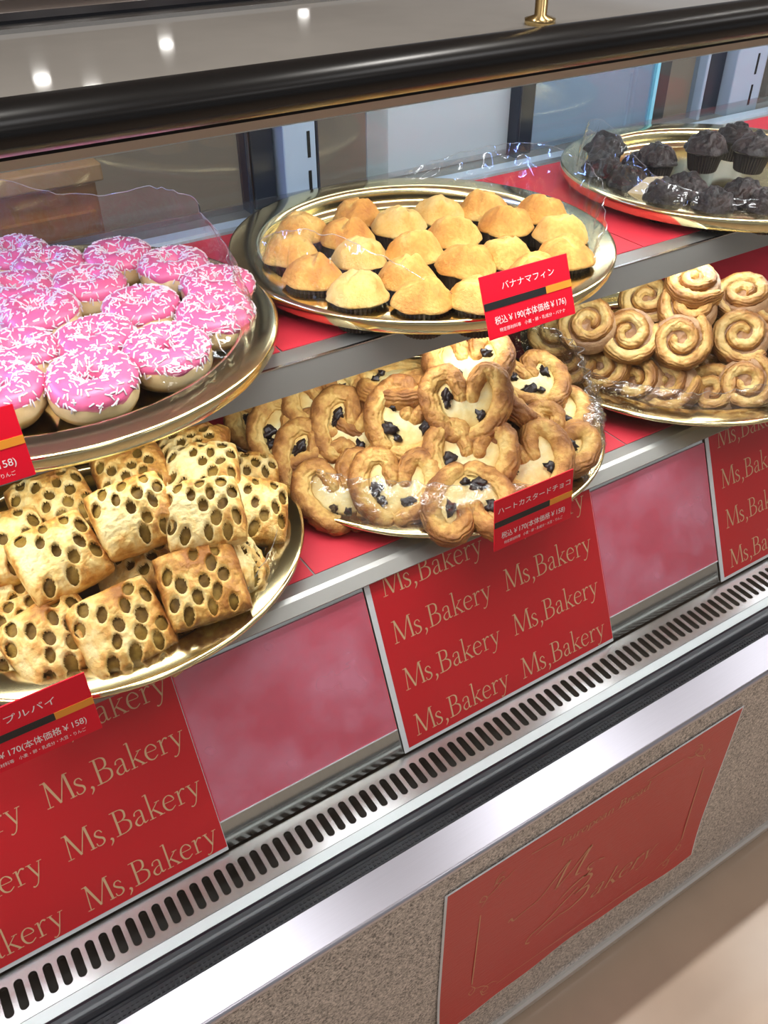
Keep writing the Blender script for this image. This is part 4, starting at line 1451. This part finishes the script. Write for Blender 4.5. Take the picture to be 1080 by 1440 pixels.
# small folded card at the front of the chocolate muffins
gc = MB().add([(-0.030, 0.0, 0.0), (0.030, -0.006, 0.0), (0.012, 0.012, 0.024), (-0.006, 0.016, 0.020)], [(0, 1, 2, 3)])
gco = gc.build('gold_card', plain('pale_gold_card', (0.62, 0.54, 0.36), 0.3, 0.4))
gco.modifiers.new('thick', 'SOLIDIFY').thickness = 0.0006
gco.location, gco.rotation_euler = (0.812, 0.702, UF + 0.022), (0, 0, -0.9)
tag(gco, 'small pale gold card leaning at the front of the chocolate muffins', 'card')

# ------------------------------------------------------------------ clear plastic films
def film(label, cx, cy, z0, a0, a1, rfun, hfun, mat, seed, wav=0.004, lean=0.0, nu=120, nv=14, crumple=0.0):
    P = []
    for i in range(nu + 1):
        u = i / nu
        a = math.radians(a0 + (a1 - a0) * u)
        row = []
        for j in range(nv + 1):
            v = j / nv
            h = hfun(u) * v
            q = Vector((math.cos(a) * 9 + seed, math.sin(a) * 9, v * 1.3))
            r = rfun(u) + lean * v * v + wav * (0.3 + v) * noise.noise(q) + wav * 0.4 * noise.noise(q * 2.7)
            if crumple:
                c3 = Vector((a * 9 + seed, v * 5, 0))
                r += crumple * v ** 0.5 * (abs(noise.noise(c3)) + 0.6 * abs(noise.noise(c3 * 2.3)) - 0.3)
            row.append((cx + r * math.cos(a), cy + r * math.sin(a), z0 + h + wav * 0.5 * v * noise.noise(q * 1.7)))
        P.append(row)
    o = MB().grid(P).build('plastic_film', mat, None, True)
    ed = [Vector(r[-1]) for r in P]
    V, F = [], []
    for i, p in enumerate(ed):
        for k in range(4):
            V.append((p.x, p.y + 0.00035 * math.cos(k * PI / 2), p.z + 0.00035 * math.sin(k * PI / 2)))
    for i in range(len(ed) - 1):
        F += [(4 * i + k, 4 * i + (k + 1) % 4, 4 * i + 4 + (k + 1) % 4, 4 * i + 4 + k) for k in range(4)]
    MB().add(V, F).build('film_edge', FILM_EDGE, o)
    tag(o, label, 'plastic film', 'clear plastic films around the trays')
    return o


zu, zl = UF + 0.0300, LF + 0.0300
hump = lambda u, c, w_: math.exp(-((u - c) / w_) ** 2)
film('clear plastic film standing around the back and right side of the pink donuts', 0.126, 0.7375, UF + 0.0275, -75, 165, lambda u: 0.178, lambda u: 0.022 + 0.050 * hump(u, 0.40, 0.14) + 0.075 * hump(u, 0.75, 0.18), FILM, 1.0, 0.006, -0.012)
film('clear plastic film standing at the left end of the banana muffins', 0.519, 0.7394, UF + 0.0275, 165, 245, lambda u: 0.178, lambda u: 0.012 + 0.045 * math.sin(u * PI), FILM, 4.0, 0.005, -0.006)
film('clear plastic film standing at the right end of the banana muffins', 0.519, 0.7394, UF + 0.0275, -62, 62, lambda u: 0.178, lambda u: 0.010 + 0.048 * math.sin(u * PI), FILM, 6.5, 0.005, 0.006)
film('clear plastic film standing at the left end of the chocolate muffins', 0.975, 0.735, UF + 0.0275, 120, 235, lambda u: 0.178, lambda u: 0.012 + 0.05 * hump(u, 0.35, 0.25), FILM, 9.0, 0.005, -0.008)
film('crinkled plastic film wrapped over the right rim of the heart pastry tray', 0.503, 0.6985, LF + 0.0238, -70, 75, lambda u: 0.198, lambda u: 0.020 + 0.050 * math.sin(u * PI), FILM_CR, 3.0, 0.006, -0.020, 260, 30, 0.016)
film('clear plastic film folded along the front left of the heart pastry tray', 0.503, 0.6985, LF + 0.0238, 170, 285, lambda u: 0.196, lambda u: 0.010 + 0.030 * math.sin(u * PI), FILM_CR, 7.7, 0.006, -0.022, 200, 20, 0.010)
film('crinkled plastic film along the front rim of the spiral bun tray', 0.885, 0.680, LF + 0.0278, 185, 330, lambda u: 0.176, lambda u: 0.014 + 0.012 * math.sin(u * PI), FILM_CR, 2.2, 0.005, -0.006, 200, 16, 0.010)
film('clear plastic film along the front right rim of the lattice pie tray', 0.1146, 0.6890, LF + 0.0348, -70, 70, lambda u: 0.172, lambda u: 0.006 + 0.012 * math.sin(u * PI), FILM, 5.2, 0.003, 0.002)
